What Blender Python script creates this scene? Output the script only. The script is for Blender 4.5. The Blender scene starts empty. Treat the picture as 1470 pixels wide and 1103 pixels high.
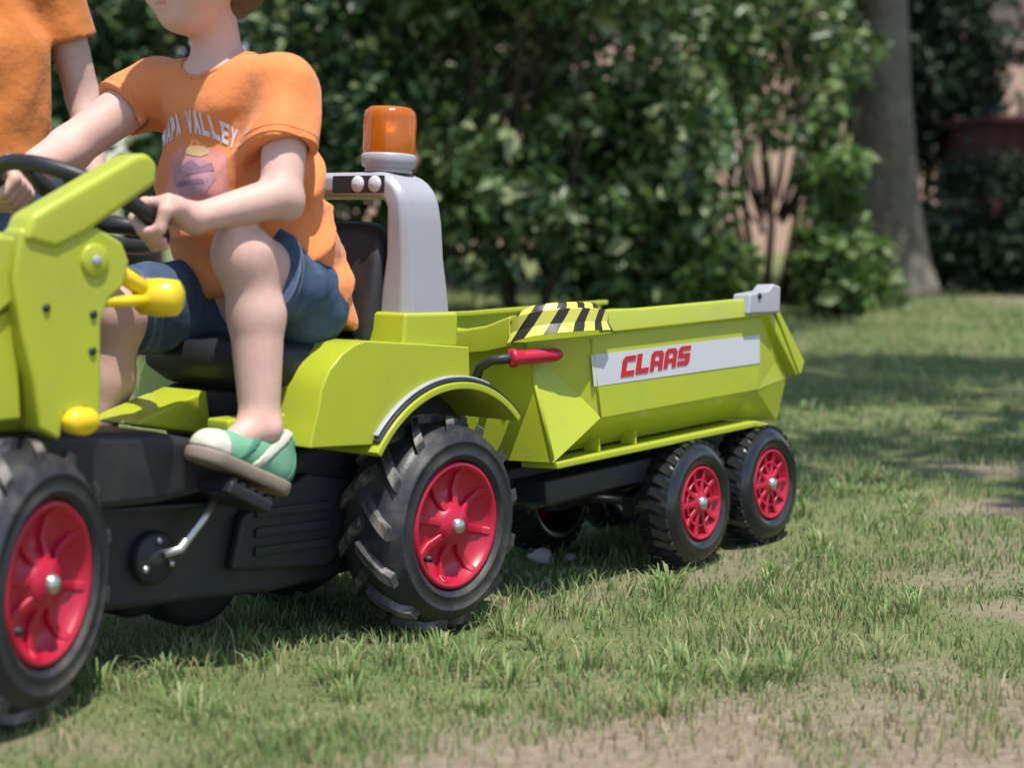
import bpy, bmesh, math, random
import numpy as np
from mathutils import Vector, Matrix, Quaternion
from mathutils.bvhtree import BVHTree

sc = bpy.context.scene
COL = sc.collection
rng = np.random.default_rng(7)
random.seed(7)
R = math.radians

# ------------------------------------------------------------------ camera
cam_data = bpy.data.cameras.new('camera')
cam_data.sensor_width = 36.0
cam_data.lens = 2400.0 / 1470.0 * 36.0
cam_data.clip_start = 0.05
cam_data.clip_end = 2000
cam_data.dof.use_dof = True
cam_data.dof.focus_distance = 3.15
cam_data.dof.aperture_fstop = 2.6
cam = bpy.data.objects.new('camera', cam_data)
COL.objects.link(cam)
cam.location = (0, 0, 0.766)
cam.rotation_euler = (R(90 - 6.2), 0, 0)
sc.camera = cam

# ------------------------------------------------------------------ light
SUN_DIR = Vector((0.14, -0.26, 0.95)).normalized()      # towards the sun
world = bpy.data.worlds.new('World')
sc.world = world
world.use_nodes = True
wn = world.node_tree
wn.nodes.clear()
sky = wn.nodes.new('ShaderNodeTexSky')
sky.sky_type = 'NISHITA'
sky.sun_disc = False
sky.sun_elevation = math.asin(SUN_DIR.z)
sky.sun_rotation = math.atan2(SUN_DIR.x, SUN_DIR.y)
bg = wn.nodes.new('ShaderNodeBackground')
bg.inputs['Strength'].default_value = 0.14
wo = wn.nodes.new('ShaderNodeOutputWorld')
wn.links.new(sky.outputs[0], bg.inputs[0])
wn.links.new(bg.outputs[0], wo.inputs[0])
sun_data = bpy.data.lights.new('sun', 'SUN')
sun_data.energy = 4.2
sun_data.angle = R(0.8)
sun_data.color = (1.0, 0.95, 0.87)
sun = bpy.data.objects.new('sun', sun_data)
COL.objects.link(sun)
sun.rotation_euler = SUN_DIR.to_track_quat('Z', 'Y').to_euler()
sc.view_settings.view_transform = 'Standard'
sc.view_settings.look = 'None'
sc.view_settings.gamma = 1.0
sc.view_settings.exposure = 0.58

# ------------------------------------------------------------------ helpers
def tag(o, label=None, cat=None, group=None, kind=None):
    if label: o['label'] = label
    if cat: o['category'] = cat
    if group: o['group'] = group
    if kind: o['kind'] = kind
    return o

def link_mesh(name, me, mat, parent=None, smooth=False, bevel=0, segs=2, angle=35):
    o = bpy.data.objects.new(name, me)
    COL.objects.link(o)
    if mat is not None and len(me.materials) == 0:
        me.materials.append(mat)
    if parent is not None:
        o.parent = parent
    if smooth:
        me.polygons.foreach_set('use_smooth', [True] * len(me.polygons))
    if bevel:
        b = o.modifiers.new('bevel', 'BEVEL')
        b.width = bevel
        b.segments = segs
        b.limit_method = 'ANGLE'
        b.angle_limit = R(angle)
        b.harden_normals = False
        me.polygons.foreach_set('use_smooth', [True] * len(me.polygons))
        w = o.modifiers.new('wn', 'WEIGHTED_NORMAL')
        w.keep_sharp = False
    return o

def empty(name, M=None, parent=None):
    o = bpy.data.objects.new(name, None)
    COL.objects.link(o)
    o.empty_display_size = 0.1
    if parent is not None: o.parent = parent
    if M is not None: o.matrix_local = M
    return o

class MB:
    def __init__(s): s.v = []; s.f = []
    def add(s, vs, fs):
        n = len(s.v)
        s.v += [tuple(p) for p in vs]
        s.f += [tuple(i + n for i in f) for f in fs]
        return s
    def box(s, x0, x1, y0, y1, z0, z1):
        return s.add([(x, y, z) for x in (x0, x1) for y in (y0, y1) for z in (z0, z1)],
                     [(0,1,3,2), (4,6,7,5), (0,4,5,1), (2,3,7,6), (0,2,6,4), (1,5,7,3)])
    def prism(s, poly, y0, y1):            # poly of (x, z), extruded along y
        a = sum(p[0]*q[1]-q[0]*p[1] for p, q in zip(poly, poly[1:]+poly[:1]))
        if a < 0: poly = poly[::-1]
        n = len(poly)
        vs = [(x, y0, z) for x, z in poly] + [(x, y1, z) for x, z in poly]
        fs = [tuple(range(n)), tuple(range(2*n-1, n-1, -1))]
        fs += [(j, i, n+i, n+j) for i, j in ((k, (k+1) % n) for k in range(n))]
        return s.add(vs, fs)
    def lathe(s, prof, n=48, axis='y', c=(0,0,0), closed=False):   # prof of (r, h)
        m = len(prof); vs = []
        for i in range(n):
            t = 2*math.pi*i/n
            ct, st = math.cos(t), math.sin(t)
            for r, h in prof:
                if axis == 'y': vs.append((c[0]+r*ct, c[1]+h, c[2]+r*st))
                else: vs.append((c[0]+r*ct, c[1]+r*st, c[2]+h))
        fs = []
        last = m if closed else m-1
        for i in range(n):
            j = (i+1) % n
            for k in range(last):
                l = (k+1) % m
                q = (i*m+k, i*m+l, j*m+l, j*m+k)
                fs.append(q if axis == 'y' else q[::-1])
        return s.add(vs, fs)
    def tube(s, pts, rad, n=10, cap=True):
        pts = [Vector(p) for p in pts]
        if not hasattr(rad, '__len__'): rad = [rad]*len(pts)
        rings = []; up = None
        for i, p in enumerate(pts):
            d = (pts[min(i+1, len(pts)-1)] - pts[max(i-1, 0)]).normalized()
            if up is None:
                up = d.orthogonal().normalized()
            up = (up - d*up.dot(d)).normalized()
            sd = d.cross(up)
            rings.append([p + (up*math.cos(2*math.pi*k/n) + sd*math.sin(2*math.pi*k/n))*rad[i] for k in range(n)])
        vs = [v for r in rings for v in r]; fs = []
        for i in range(len(pts)-1):
            for k in range(n):
                l = (k+1) % n
                fs.append((i*n+k, i*n+l, (i+1)*n+l, (i+1)*n+k))
        if cap:
            fs.append(tuple(range(n-1, -1, -1)))
            fs.append(tuple(range((len(pts)-1)*n, len(pts)*n)))
        return s.add(vs, fs)
    def rings(s, rs, cap=True):            # loft of equal-length rings
        n = len(rs[0]); vs = [v for r in rs for v in r]; fs = []
        for i in range(len(rs)-1):
            for k in range(n):
                l = (k+1) % n
                fs.append((i*n+k, i*n+l, (i+1)*n+l, (i+1)*n+k))
        if cap:
            fs.append(tuple(range(n-1, -1, -1)))
            fs.append(tuple(range((len(rs)-1)*n, len(rs)*n)))
        return s.add(vs, fs)
    def build(s, name, mat, parent=None, **k):
        me = bpy.data.meshes.new(name)
        me.from_pydata(s.v, [], s.f)
        bm = bmesh.new(); bm.from_mesh(me)
        bmesh.ops.recalc_face_normals(bm, faces=bm.faces)
        bm.to_mesh(me); bm.free()
        me.update()
        return link_mesh(name, me, mat, parent, **k)

def np_mesh(name, V, F):                   # V (n,3), F (m,k) with constant k
    me = bpy.data.meshes.new(name)
    k = F.shape[1]
    me.vertices.add(len(V)); me.vertices.foreach_set('co', V.astype(np.float32).ravel())
    me.loops.add(F.size); me.loops.foreach_set('vertex_index', F.astype(np.int32).ravel())
    me.polygons.add(len(F))
    me.polygons.foreach_set('loop_start', np.arange(0, F.size, k, dtype=np.int32))
    me.polygons.foreach_set('loop_total', np.full(len(F), k, dtype=np.int32))
    me.update(calc_edges=True)
    return me

def copy_tree(o, parent=None, depth=0):
    c = o.copy(); COL.objects.link(c)
    if parent is not None:
        c.parent = parent
    for ch in list(o.children):
        copy_tree(ch, c, depth+1)
    return c

# ------------------------------------------------------------------ materials
def lin(r, g, b):
    f = lambda c: (c/255/12.92) if c/255 <= 0.04045 else ((c/255+0.055)/1.055)**2.4
    return (f(r), f(g), f(b), 1)

def mat(name, col, rough=0.5, spec=0.5, var=0.10, scale=18.0, bump=0.0, bscale=60.0, metallic=0.0,
        dirt=None, dirt_amt=0.0, coat=0.0, sss=0.0, rvar=0.12, sheen=0.0, bdist=0.004):
    m = bpy.data.materials.new(name); m.use_nodes = True
    nt = m.node_tree; N = nt.nodes; L = nt.links
    p = N['Principled BSDF']
    tc = N.new('ShaderNodeTexCoord')
    n1 = N.new('ShaderNodeTexNoise'); n1.inputs['Scale'].default_value = scale
    n1.inputs['Detail'].default_value = 5; n1.inputs['Roughness'].default_value = 0.6
    L.new(tc.outputs['Object'], n1.inputs['Vector'])
    hs = N.new('ShaderNodeMix'); hs.data_type = 'RGBA'
    c = Vector(col[:3])
    hs.inputs[6].default_value = (*(c*(1-var*1.6)), 1)
    hs.inputs[7].default_value = (*[min(1, x) for x in c*(1+var)], 1)
    L.new(n1.outputs['Fac'], hs.inputs[0])
    out = hs.outputs[2]
    if dirt is not None:
        n2 = N.new('ShaderNodeTexNoise'); n2.inputs['Scale'].default_value = scale*0.45
        n2.inputs['Detail'].default_value = 8; n2.inputs['Roughness'].default_value = 0.7
        L.new(tc.outputs['Object'], n2.inputs['Vector'])
        mr = N.new('ShaderNodeMapRange')
        mr.inputs[1].default_value = 0.5; mr.inputs[2].default_value = 0.75
        mr.inputs[3].default_value = 0; mr.inputs[4].default_value = dirt_amt
        L.new(n2.outputs['Fac'], mr.inputs[0])
        mx = N.new('ShaderNodeMix'); mx.data_type = 'RGBA'
        L.new(mr.outputs[0], mx.inputs[0]); L.new(out, mx.inputs[6])
        mx.inputs[7].default_value = (*dirt[:3], 1)
        out = mx.outputs[2]
    L.new(out, p.inputs['Base Color'])
    rr = N.new('ShaderNodeMapRange')
    rr.inputs[3].default_value = max(0.02, rough-rvar); rr.inputs[4].default_value = min(1, rough+rvar)
    L.new(n1.outputs['Fac'], rr.inputs[0]); L.new(rr.outputs[0], p.inputs['Roughness'])
    p.inputs['Specular IOR Level'].default_value = spec
    p.inputs['Metallic'].default_value = metallic
    p.inputs['Coat Weight'].default_value = coat
    if sss:
        p.inputs['Subsurface Weight'].default_value = sss
        p.inputs['Subsurface Radius'].default_value = (0.6, 0.25, 0.15)
        p.inputs['Subsurface Scale'].default_value = 0.012
    if sheen:
        p.inputs['Sheen Weight'].default_value = sheen
    if bump:
        n3 = N.new('ShaderNodeTexNoise'); n3.inputs['Scale'].default_value = bscale
        n3.inputs['Detail'].default_value = 6
        L.new(tc.outputs['Object'], n3.inputs['Vector'])
        b = N.new('ShaderNodeBump'); b.inputs['Strength'].default_value = bump
        b.inputs['Distance'].default_value = bdist
        L.new(n3.outputs['Fac'], b.inputs['Height']); L.new(b.outputs[0], p.inputs['Normal'])
    return m

def ramp_mat(name, cols, rough=0.55, trans=0.0, spec=0.35, island=True, tcol=None):
    m = bpy.data.materials.new(name); m.use_nodes = True
    nt = m.node_tree; N = nt.nodes; L = nt.links
    p = N['Principled BSDF']; out = N['Material Output']
    g = N.new('ShaderNodeNewGeometry')
    cr = N.new('ShaderNodeValToRGB')
    e = cr.color_ramp.elements
    while len(e) < len(cols): e.new(0.5)
    for i, (pos, c) in enumerate(cols):
        e[i].position = pos; e[i].color = (*c[:3], 1)
    L.new(g.outputs['Random Per Island'], cr.inputs[0])
    L.new(cr.outputs[0], p.inputs['Base Color'])
    p.inputs['Roughness'].default_value = rough
    p.inputs['Specular IOR Level'].default_value = spec
    if trans:
        t = N.new('ShaderNodeBsdfTranslucent')
        hv = N.new('ShaderNodeHueSaturation'); hv.inputs['Value'].default_value = 1.25
        hv.inputs['Hue'].default_value = 0.48
        L.new(cr.outputs[0], hv.inputs['Color']); L.new(hv.outputs[0], t.inputs['Color'])
        mx = N.new('ShaderNodeMixShader'); mx.inputs[0].default_value = trans
        L.new(p.outputs[0], mx.inputs[1]); L.new(t.outputs[0], mx.inputs[2])
        L.new(mx.outputs[0], out.inputs['Surface'])
    return m

DIRT = (0.16, 0.13, 0.09)
M = {}
M['lime'] = mat('lime_plastic', (0.375, 0.430, 0.028), 0.30, 0.5, 0.06, 9, dirt=(0.26, 0.24, 0.13), dirt_amt=0.34, bump=0.06, bscale=240, bdist=0.001)
M['grey'] = mat('grey_plastic', (0.34, 0.34, 0.38), 0.36, 0.5, 0.04, 10, dirt=(0.3, 0.28, 0.25), dirt_amt=0.2)
M['black'] = mat('black_plastic', (0.017, 0.019, 0.023), 0.5, 0.4, 0.2, 14, dirt=DIRT, dirt_amt=0.12, bump=0.08, bscale=300, bdist=0.001)
M['rubber'] = mat('tyre_plastic', (0.022, 0.024, 0.030), 0.46, 0.4, 0.25, 12, dirt=(0.20, 0.165, 0.13), dirt_amt=0.55, bump=0.2, bscale=160, bdist=0.002)
M['gloss_rubber'] = mat('glossy_tyre_plastic', (0.012, 0.014, 0.018), 0.20, 0.55, 0.25, 12, dirt=DIRT, dirt_amt=0.2, bump=0.05, bscale=120, bdist=0.001)
M['lug'] = mat('worn_sunlit_lug', (0.05, 0.049, 0.05), 0.5, 0.4, 0.3, 40, dirt=(0.45, 0.40, 0.36), dirt_amt=0.7)  # pale mottling paints sunlight on the lugs along with their wear
M['red'] = mat('red_plastic', (0.42, 0.006, 0.034), 0.36, 0.5, 0.06, 12, dirt=(0.2, 0.07, 0.06), dirt_amt=0.25)
M['steel'] = mat('steel', (0.55, 0.55, 0.54), 0.34, 0.5, 0.1, 30, metallic=0.9)
M['yellow'] = mat('yellow_plastic', (0.74, 0.55, 0.015), 0.36, 0.5, 0.05, 15)
M['sticker'] = mat('sticker_white', (0.52, 0.52, 0.56), 0.4, 0.4, 0.04, 9, dirt=(0.45, 0.44, 0.4), dirt_amt=0.3)
M['print_red'] = mat('print_red', (0.44, 0.012, 0.025), 0.45, 0.4, 0.05, 30)
M['skin'] = mat('skin', (0.60, 0.385, 0.325), 0.55, 0.3, 0.12, 26, dirt=(0.46, 0.21, 0.17), dirt_amt=0.4, sss=0.06, bump=0.25, bscale=170, bdist=0.0015)
M['shirt'] = mat('orange_cotton', (0.68, 0.225, 0.075), 0.85, 0.15, 0.06, 16, bump=0.6, bscale=15, sheen=0.15, bdist=0.014)
M['shirt2'] = mat('rust_cotton', (0.56, 0.18, 0.045), 0.85, 0.15, 0.08, 14, bump=0.6, bscale=14, sheen=0.15, bdist=0.014)
M['denim'] = mat('denim', (0.050, 0.080, 0.135), 0.85, 0.15, 0.30, 45, dirt=(0.13, 0.19, 0.28), dirt_amt=0.5, bump=0.3, bscale=60, bdist=0.006)
M['denim2'] = mat('grey_denim', (0.10, 0.13, 0.19), 0.85, 0.15, 0.25, 40, bump=0.3, bscale=60, bdist=0.006)
M['mint'] = mat('mint_canvas', (0.16, 0.36, 0.23), 0.8, 0.2, 0.15, 40, bump=0.15, bscale=200, bdist=0.001)
M['mint_dark'] = mat('dark_mint_canvas', (0.07, 0.20, 0.13), 0.8, 0.2, 0.15, 40, bump=0.15, bscale=200, bdist=0.001)
M['offwhite'] = mat('offwhite_canvas', (0.55, 0.54, 0.45), 0.75, 0.25, 0.08, 30, dirt=DIRT, dirt_amt=0.4)
M['sole'] = mat('sole_rubber', (0.26, 0.21, 0.17), 0.7, 0.3, 0.15, 30, dirt=DIRT, dirt_amt=0.5)
M['hair'] = mat('brown_hair', (0.11, 0.065, 0.035), 0.55, 0.4, 0.4, 90, bump=0.6, bscale=120, bdist=0.006)
M['lips'] = mat('lips', (0.50, 0.20, 0.18), 0.4, 0.4, 0.05, 60)
M['eye_white'] = mat('eye_white', (0.75, 0.73, 0.70), 0.15, 0.5, 0.02, 60)
M['iris'] = mat('iris', (0.06, 0.05, 0.035), 0.15, 0.5, 0.1, 60)
M['print_white'] = mat('print_white', (0.66, 0.58, 0.60), 0.8, 0.2, 0.1, 60)
M['print_pink'] = mat('print_pink', (0.66, 0.27, 0.23), 0.85, 0.2, 0.2, 60)
M['print_mauve'] = mat('print_mauve', (0.50, 0.28, 0.31), 0.85, 0.2, 0.25, 60)
M['print_dark'] = mat('print_dark', (0.30, 0.17, 0.22), 0.85, 0.2, 0.2, 60)
M['print_sand'] = mat('print_sand', (0.66, 0.42, 0.22), 0.85, 0.2, 0.2, 60)
M['bark'] = mat('bark', (0.165, 0.145, 0.115), 0.9, 0.15, 0.40, 5, dirt=(0.30, 0.285, 0.24), dirt_amt=0.7, bump=0.9, bscale=14, bdist=0.05)
M['twig'] = mat('twig', (0.07, 0.052, 0.035), 0.9, 0.15, 0.3, 12, bump=0.5, bscale=30, bdist=0.01)
M['stucco'] = mat('pink_stucco', (0.66, 0.44, 0.36), 0.9, 0.15, 0.08, 1.2, bump=0.3, bscale=30, bdist=0.01)
M['roof'] = mat('roof_tile', (0.22, 0.09, 0.06), 0.85, 0.2, 0.2, 4)
M['maroon'] = mat('maroon_boards', (0.075, 0.024, 0.026), 0.8, 0.2, 0.25, 5, bump=0.3, bscale=25, bdist=0.01)
M['frame'] = mat('white_frame', (0.7, 0.69, 0.66), 0.5, 0.3, 0.05, 8)
M['glass'] = mat('dark_glass', (0.03, 0.035, 0.04), 0.08, 0.6, 0.1, 3)
M['stone'] = mat('pale_stone', (0.48, 0.45, 0.40), 0.85, 0.2, 0.2, 30, bump=0.5, bscale=40, bdist=0.01)

def amber_mat():
    m = bpy.data.materials.new('amber_lens'); m.use_nodes = True
    p = m.node_tree.nodes['Principled BSDF']
    p.inputs['Base Color'].default_value = (0.78, 0.20, 0.015, 1)
    p.inputs['Roughness'].default_value = 0.12
    p.inputs['Transmission Weight'].default_value = 0.55
    p.inputs['IOR'].default_value = 1.35
    p.inputs['Coat Weight'].default_value = 0.4
    return m
M['amber'] = amber_mat()

def hazard_mat():
    m = bpy.data.materials.new('hazard_stripes'); m.use_nodes = True
    N = m.node_tree.nodes; L = m.node_tree.links; p = N['Principled BSDF']
    uv = N.new('ShaderNodeUVMap'); sx = N.new('ShaderNodeSeparateXYZ')
    L.new(uv.outputs[0], sx.inputs[0])
    ad = N.new('ShaderNodeMath'); ad.operation = 'ADD'
    ml = N.new('ShaderNodeMath'); ml.operation = 'MULTIPLY'; ml.inputs[1].default_value = -0.62
    L.new(sx.outputs[1], ml.inputs[0]); L.new(sx.outputs[0], ad.inputs[0]); L.new(ml.outputs[0], ad.inputs[1])
    dv = N.new('ShaderNodeMath'); dv.operation = 'DIVIDE'; dv.inputs[1].default_value = 0.047
    L.new(ad.outputs[0], dv.inputs[0])
    fr = N.new('ShaderNodeMath'); fr.operation = 'FRACT'; L.new(dv.outputs[0], fr.inputs[0])
    gt = N.new('ShaderNodeMath'); gt.operation = 'GREATER_THAN'; gt.inputs[1].default_value = 0.55
    L.new(fr.outputs[0], gt.inputs[0])
    mx = N.new('ShaderNodeMix'); mx.data_type = 'RGBA'
    mx.inputs[6].default_value = (0.60, 0.58, 0.10, 1); mx.inputs[7].default_value = (0.02, 0.018, 0.012, 1)
    L.new(gt.outputs[0], mx.inputs[0]); L.new(mx.outputs[2], p.inputs['Base Color'])
    p.inputs['Roughness'].default_value = 0.4
    return m
M['hazard'] = hazard_mat()

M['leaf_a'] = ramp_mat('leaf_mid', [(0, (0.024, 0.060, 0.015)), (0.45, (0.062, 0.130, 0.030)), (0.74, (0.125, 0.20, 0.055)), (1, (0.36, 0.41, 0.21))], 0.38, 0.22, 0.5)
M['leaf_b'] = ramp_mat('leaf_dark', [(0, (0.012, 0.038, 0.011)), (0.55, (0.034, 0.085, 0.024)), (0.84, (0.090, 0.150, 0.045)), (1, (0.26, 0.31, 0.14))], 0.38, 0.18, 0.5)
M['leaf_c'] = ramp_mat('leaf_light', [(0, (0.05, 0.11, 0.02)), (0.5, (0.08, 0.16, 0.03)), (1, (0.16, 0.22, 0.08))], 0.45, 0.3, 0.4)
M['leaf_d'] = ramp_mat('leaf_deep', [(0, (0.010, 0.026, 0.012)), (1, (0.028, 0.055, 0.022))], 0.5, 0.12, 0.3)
M['grass'] = ramp_mat('grass_blades', [(0, (0.105, 0.19, 0.055)), (0.40, (0.165, 0.26, 0.08)), (0.75, (0.23, 0.31, 0.115)), (0.88, (0.36, 0.34, 0.18)), (1, (0.46, 0.40, 0.25))], 0.6, 0.3, 0.3)
M['straw'] = ramp_mat('dry_blades', [(0, (0.16, 0.16, 0.06)), (0.5, (0.32, 0.28, 0.14)), (1, (0.46, 0.38, 0.23))], 0.7, 0.2, 0.25)

# ------------------------------------------------------------------ vehicle frames (real placement on the lawn)
def frame(O, a, p):
    a = R(a); p = R(p)
    x = Vector((-math.cos(a)*math.cos(p), -math.sin(a)*math.cos(p), math.sin(p)))
    y = Vector((math.sin(a), -math.cos(a), 0)); z = x.cross(y)
    m = Matrix.Identity(4)
    for i in range(3):
        m[i][0], m[i][1], m[i][2], m[i][3] = x[i], y[i], z[i], O[i]
    return m
TRM = frame((-0.29675, 3.06196, 0.00827), 52.5, 3.7)
TLM = frame((0.20951, 3.64201, 0.00488), 52.5, 0.0) @ Matrix.Translation((0, 0.23, 0.36)) @ Matrix.Rotation(R(3.0), 4, 'X') @ Matrix.Translation((0, -0.23, -0.36))

# ------------------------------------------------------------------ ground
TR_O = np.array([-0.29675, 3.06196]); ta = R(52.5)
TR_H = np.array([-math.cos(ta), -math.sin(ta)])
def vnoise(x, y, s, seed=0):
    x = np.asarray(x)*s; y = np.asarray(y)*s
    xi = np.floor(x).astype(np.int64); yi = np.floor(y).astype(np.int64)
    xf = x-xi; yf = y-yi
    def h(a, b):
        n = (a*374761393 + b*668265263 + seed*1442695041) & 0x7fffffff
        n = ((n ^ (n >> 13))*1274126177) & 0x7fffffff
        return ((n ^ (n >> 16)) & 0xffff)/65535.0
    u = xf*xf*(3-2*xf); v = yf*yf*(3-2*yf)
    return (h(xi, yi)*(1-u)+h(xi+1, yi)*u)*(1-v) + (h(xi, yi+1)*(1-u)+h(xi+1, yi+1)*u)*v
def fbm(x, y, s, seed=0, o=4):
    r = 0; a = 0.5; t = 0
    for i in range(o):
        r = r + a*vnoise(x, y, s*2**i, seed+i*17); t += a; a *= 0.5
    return r/t
def ground_z(x, y):
    s = (x-TR_O[0])*TR_H[0] + (y-TR_O[1])*TR_H[1]
    t = np.clip((s+0.05)/1.25, 0, 1)
    rise = 0.0665*1.25*(t - 0.10*np.sin(math.pi*t)*t) - 0.004
    rise = np.where(s < -0.05, 0, rise)
    lat = (x-0.2095)*math.sin(ta) - (y-3.642)*math.cos(ta)
    lon = (x-0.2095)*TR_H[0] + (y-3.642)*TR_H[1]
    rise = rise - 0.052*np.clip(0.20-lat, 0, 0.5)*np.exp(-((lon+0.1)/0.55)**2)*np.exp(-(np.clip(-0.35-lat, 0, 9)/0.4)**2)
    rise = rise - 0.007*np.exp(-((lon+0.15)/0.5)**2 - ((lat-0.15)/0.5)**2)
    near = np.exp(-((y-3.2)/1.6)**2)
    return rise + 0.030*(fbm(x, y, 0.9, 3)-0.5)*(1-0.75*near) + 0.012*(fbm(x, y, 5, 9)-0.5)
def sstep(a, b, x):
    t = np.clip((x-a)/(b-a), 0, 1); return t*t*(3-2*t)
def dirt_mask(x, y):
    n = fbm(x, y, 2.2, 21)-0.5; n2 = fbm(x, y, 7, 33)-0.5
    w = n*0.9 + n2*0.5
    d = 0.9*(1-sstep(2.15, 2.66, y + 0.95*w - 0.16*np.clip(x, -1, 1.4) + 0.45*sstep(0.25, -0.35, x)))
    def ell(cx, cy, rx, ry, k=1.0):
        q = np.sqrt(((x-cx)/rx)**2 + ((y-cy)/ry)**2)
        return k*(1-sstep(0.55, 1.15, q + w*1.0))
    d = np.maximum(d, ell(1.30, 4.15, 0.34, 0.18, 0.85))
    d = np.maximum(d, ell(1.45, 4.75, 0.35, 0.22, 0.7))
    d = np.maximum(d, ell(-0.62, 3.05, 0.22, 0.15, 0.8))
    d = np.maximum(d, ell(1.10, 3.10, 0.26, 0.10, 0.7))
    d = np.maximum(d, ell(4.6, 13.0, 1.2, 0.8, 0.9))
    d = np.maximum(d, 0.45*sstep(0.64, 0.76, fbm(x, y, 1.4, 55)))
    return np.clip(d, 0, 1)
def axis_pts(lo, hi, step, far):
    a = list(np.arange(lo, hi+1e-6, step)); s = step
    b = []; v = hi
    while v < far: s *= 1.35; v += s; b.append(v)
    c = []; v = lo; s = step
    while v > -far: s *= 1.35; v -= s; c.append(v)
    return np.array(c[::-1]+a+b)
gx = axis_pts(-2.2, 2.6, 0.035, 400); gy = axis_pts(1.6, 7.0, 0.035, 400)
GX, GY = np.meshgrid(gx, gy, indexing='ij')
GZ = ground_z(GX, GY)
V = np.stack([GX, GY, GZ], -1).reshape(-1, 3)
nx, ny = len(gx), len(gy)
ii = (np.arange(nx-1)[:, None]*ny + np.arange(ny-1)[None, :]).ravel()
F = np.stack([ii, ii+ny, ii+ny+1, ii+1], 1)
gme = np_mesh('lawn', V, F)
at = gme.attributes.new('dirt', 'FLOAT', 'POINT')
at.data.foreach_set('value', dirt_mask(GX, GY).ravel().astype(np.float32))
def ground_mat():
    m = bpy.data.materials.new('lawn_soil'); m.use_nodes = True
    N = m.node_tree.nodes; L = m.node_tree.links; p = N['Principled BSDF']
    tc = N.new('ShaderNodeTexCoord'); a = N.new('ShaderNodeAttribute'); a.attribute_name = 'dirt'
    n1 = N.new('ShaderNodeTexNoise'); n1.inputs['Scale'].default_value = 3.0; n1.inputs['Detail'].default_value = 8
    n2 = N.new('ShaderNodeTexNoise'); n2.inputs['Scale'].default_value = 45; n2.inputs['Detail'].default_value = 6
    n2.inputs['Roughness'].default_value = 0.75
    for n in (n1, n2): L.new(tc.outputs['Object'], n.inputs['Vector'])
    def ramp(src, cols):
        cr = N.new('ShaderNodeValToRGB'); e = cr.color_ramp.elements
        while len(e) < len(cols): e.new(0.5)
        for i, (q, c) in enumerate(cols): e[i].position = q; e[i].color = (*c, 1)
        L.new(src, cr.inputs[0]); return cr.outputs[0]
    g = ramp(n1.outputs['Fac'], [(0.3, (0.12, 0.155, 0.06)), (0.55, (0.16, 0.18, 0.08)), (0.75, (0.22, 0.20, 0.115))])
    s = ramp(n2.outputs['Fac'], [(0.25, (0.14, 0.105, 0.08)), (0.5, (0.27, 0.21, 0.165)), (0.75, (0.42, 0.345, 0.275))])
    mx = N.new('ShaderNodeMix'); mx.data_type = 'RGBA'
    L.new(a.outputs['Fac'], mx.inputs[0]); L.new(g, mx.inputs[6]); L.new(s, mx.inputs[7])
    L.new(mx.outputs[2], p.inputs['Base Color'])
    p.inputs['Roughness'].default_value = 0.95; p.inputs['Specular IOR Level'].default_value = 0.1
    b = N.new('ShaderNodeBump'); b.inputs['Strength'].default_value = 0.7; b.inputs['Distance'].default_value = 0.02
    L.new(n2.outputs['Fac'], b.inputs['Height']); L.new(b.outputs[0], p.inputs['Normal'])
    return m
lawn = link_mesh('lawn', gme, ground_mat(), smooth=True)
tag(lawn, 'worn green lawn with bare pale soil patches', 'lawn', kind='structure')

# ------------------------------------------------------------------ background: house, shed, trees, shrubs
def building_house():
    Hh = empty('house', Matrix.Translation((4.5, 26, 0)))
    tag(Hh, 'pale pink stucco house glimpsed through the gaps in the shrubs', 'house')
    MB().box(-7.5, 7.5, 0, 7, -0.1, 5.0).build('wall', M['stucco'], Hh)
    MB().prism([(-8.0, 5.0), (8.0, 5.0), (8.0, 5.15), (0, 8.2), (-8.0, 5.15)], -0.5, 7.5).build('roof', M['roof'], Hh)
    for cx in (-5.2, -2.9):
        w = MB().box(cx-0.55, cx+0.55, -0.06, 0.02, 1.0, 2.3).build('window', M['frame'], Hh, bevel=0.01)
        for k in (-1, 1):
            MB().box(cx+k*0.26-0.21, cx+k*0.26+0.21, -0.075, -0.055, 1.08, 2.22).build('pane', M['glass'], w)
        MB().box(cx-0.65, cx+0.65, -0.14, 0.02, 0.92, 0.998).build('sill', M['frame'], w)
    d = MB().box(5.6, 6.6, -0.05, 0.02, -0.05, 2.05).build('door', M['maroon'], Hh, bevel=0.01)
    MB().tube([(6.48, -0.05, 1.0), (6.48, -0.11, 1.0), (6.38, -0.11, 1.0)], 0.012).build('handle', M['steel'], d, smooth=True)
building_house()

def shed():
    S = empty('garden_shed', Matrix.Translation((5.55, 16.2, -0.1)))
    tag(S, 'dark maroon boarded garden shed standing in shade at the right edge', 'shed')
    MB().box(-0.95, 0.97, 0.03, 2.0, 0.0, 1.62).build('wall', M['maroon'], S)
    for k in range(12):
        x = -0.97 + k*0.162
        MB().box(x, x+0.152, 0.0, 0.028, 0.02, 1.6).build('plank', M['maroon'], S)
    MB().prism([(-1.05, 1.64), (1.05, 1.60), (1.05, 1.66), (-1.05, 1.70)], -0.08, 2.12).build('roof', M['maroon'], S)
shed()

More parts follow.
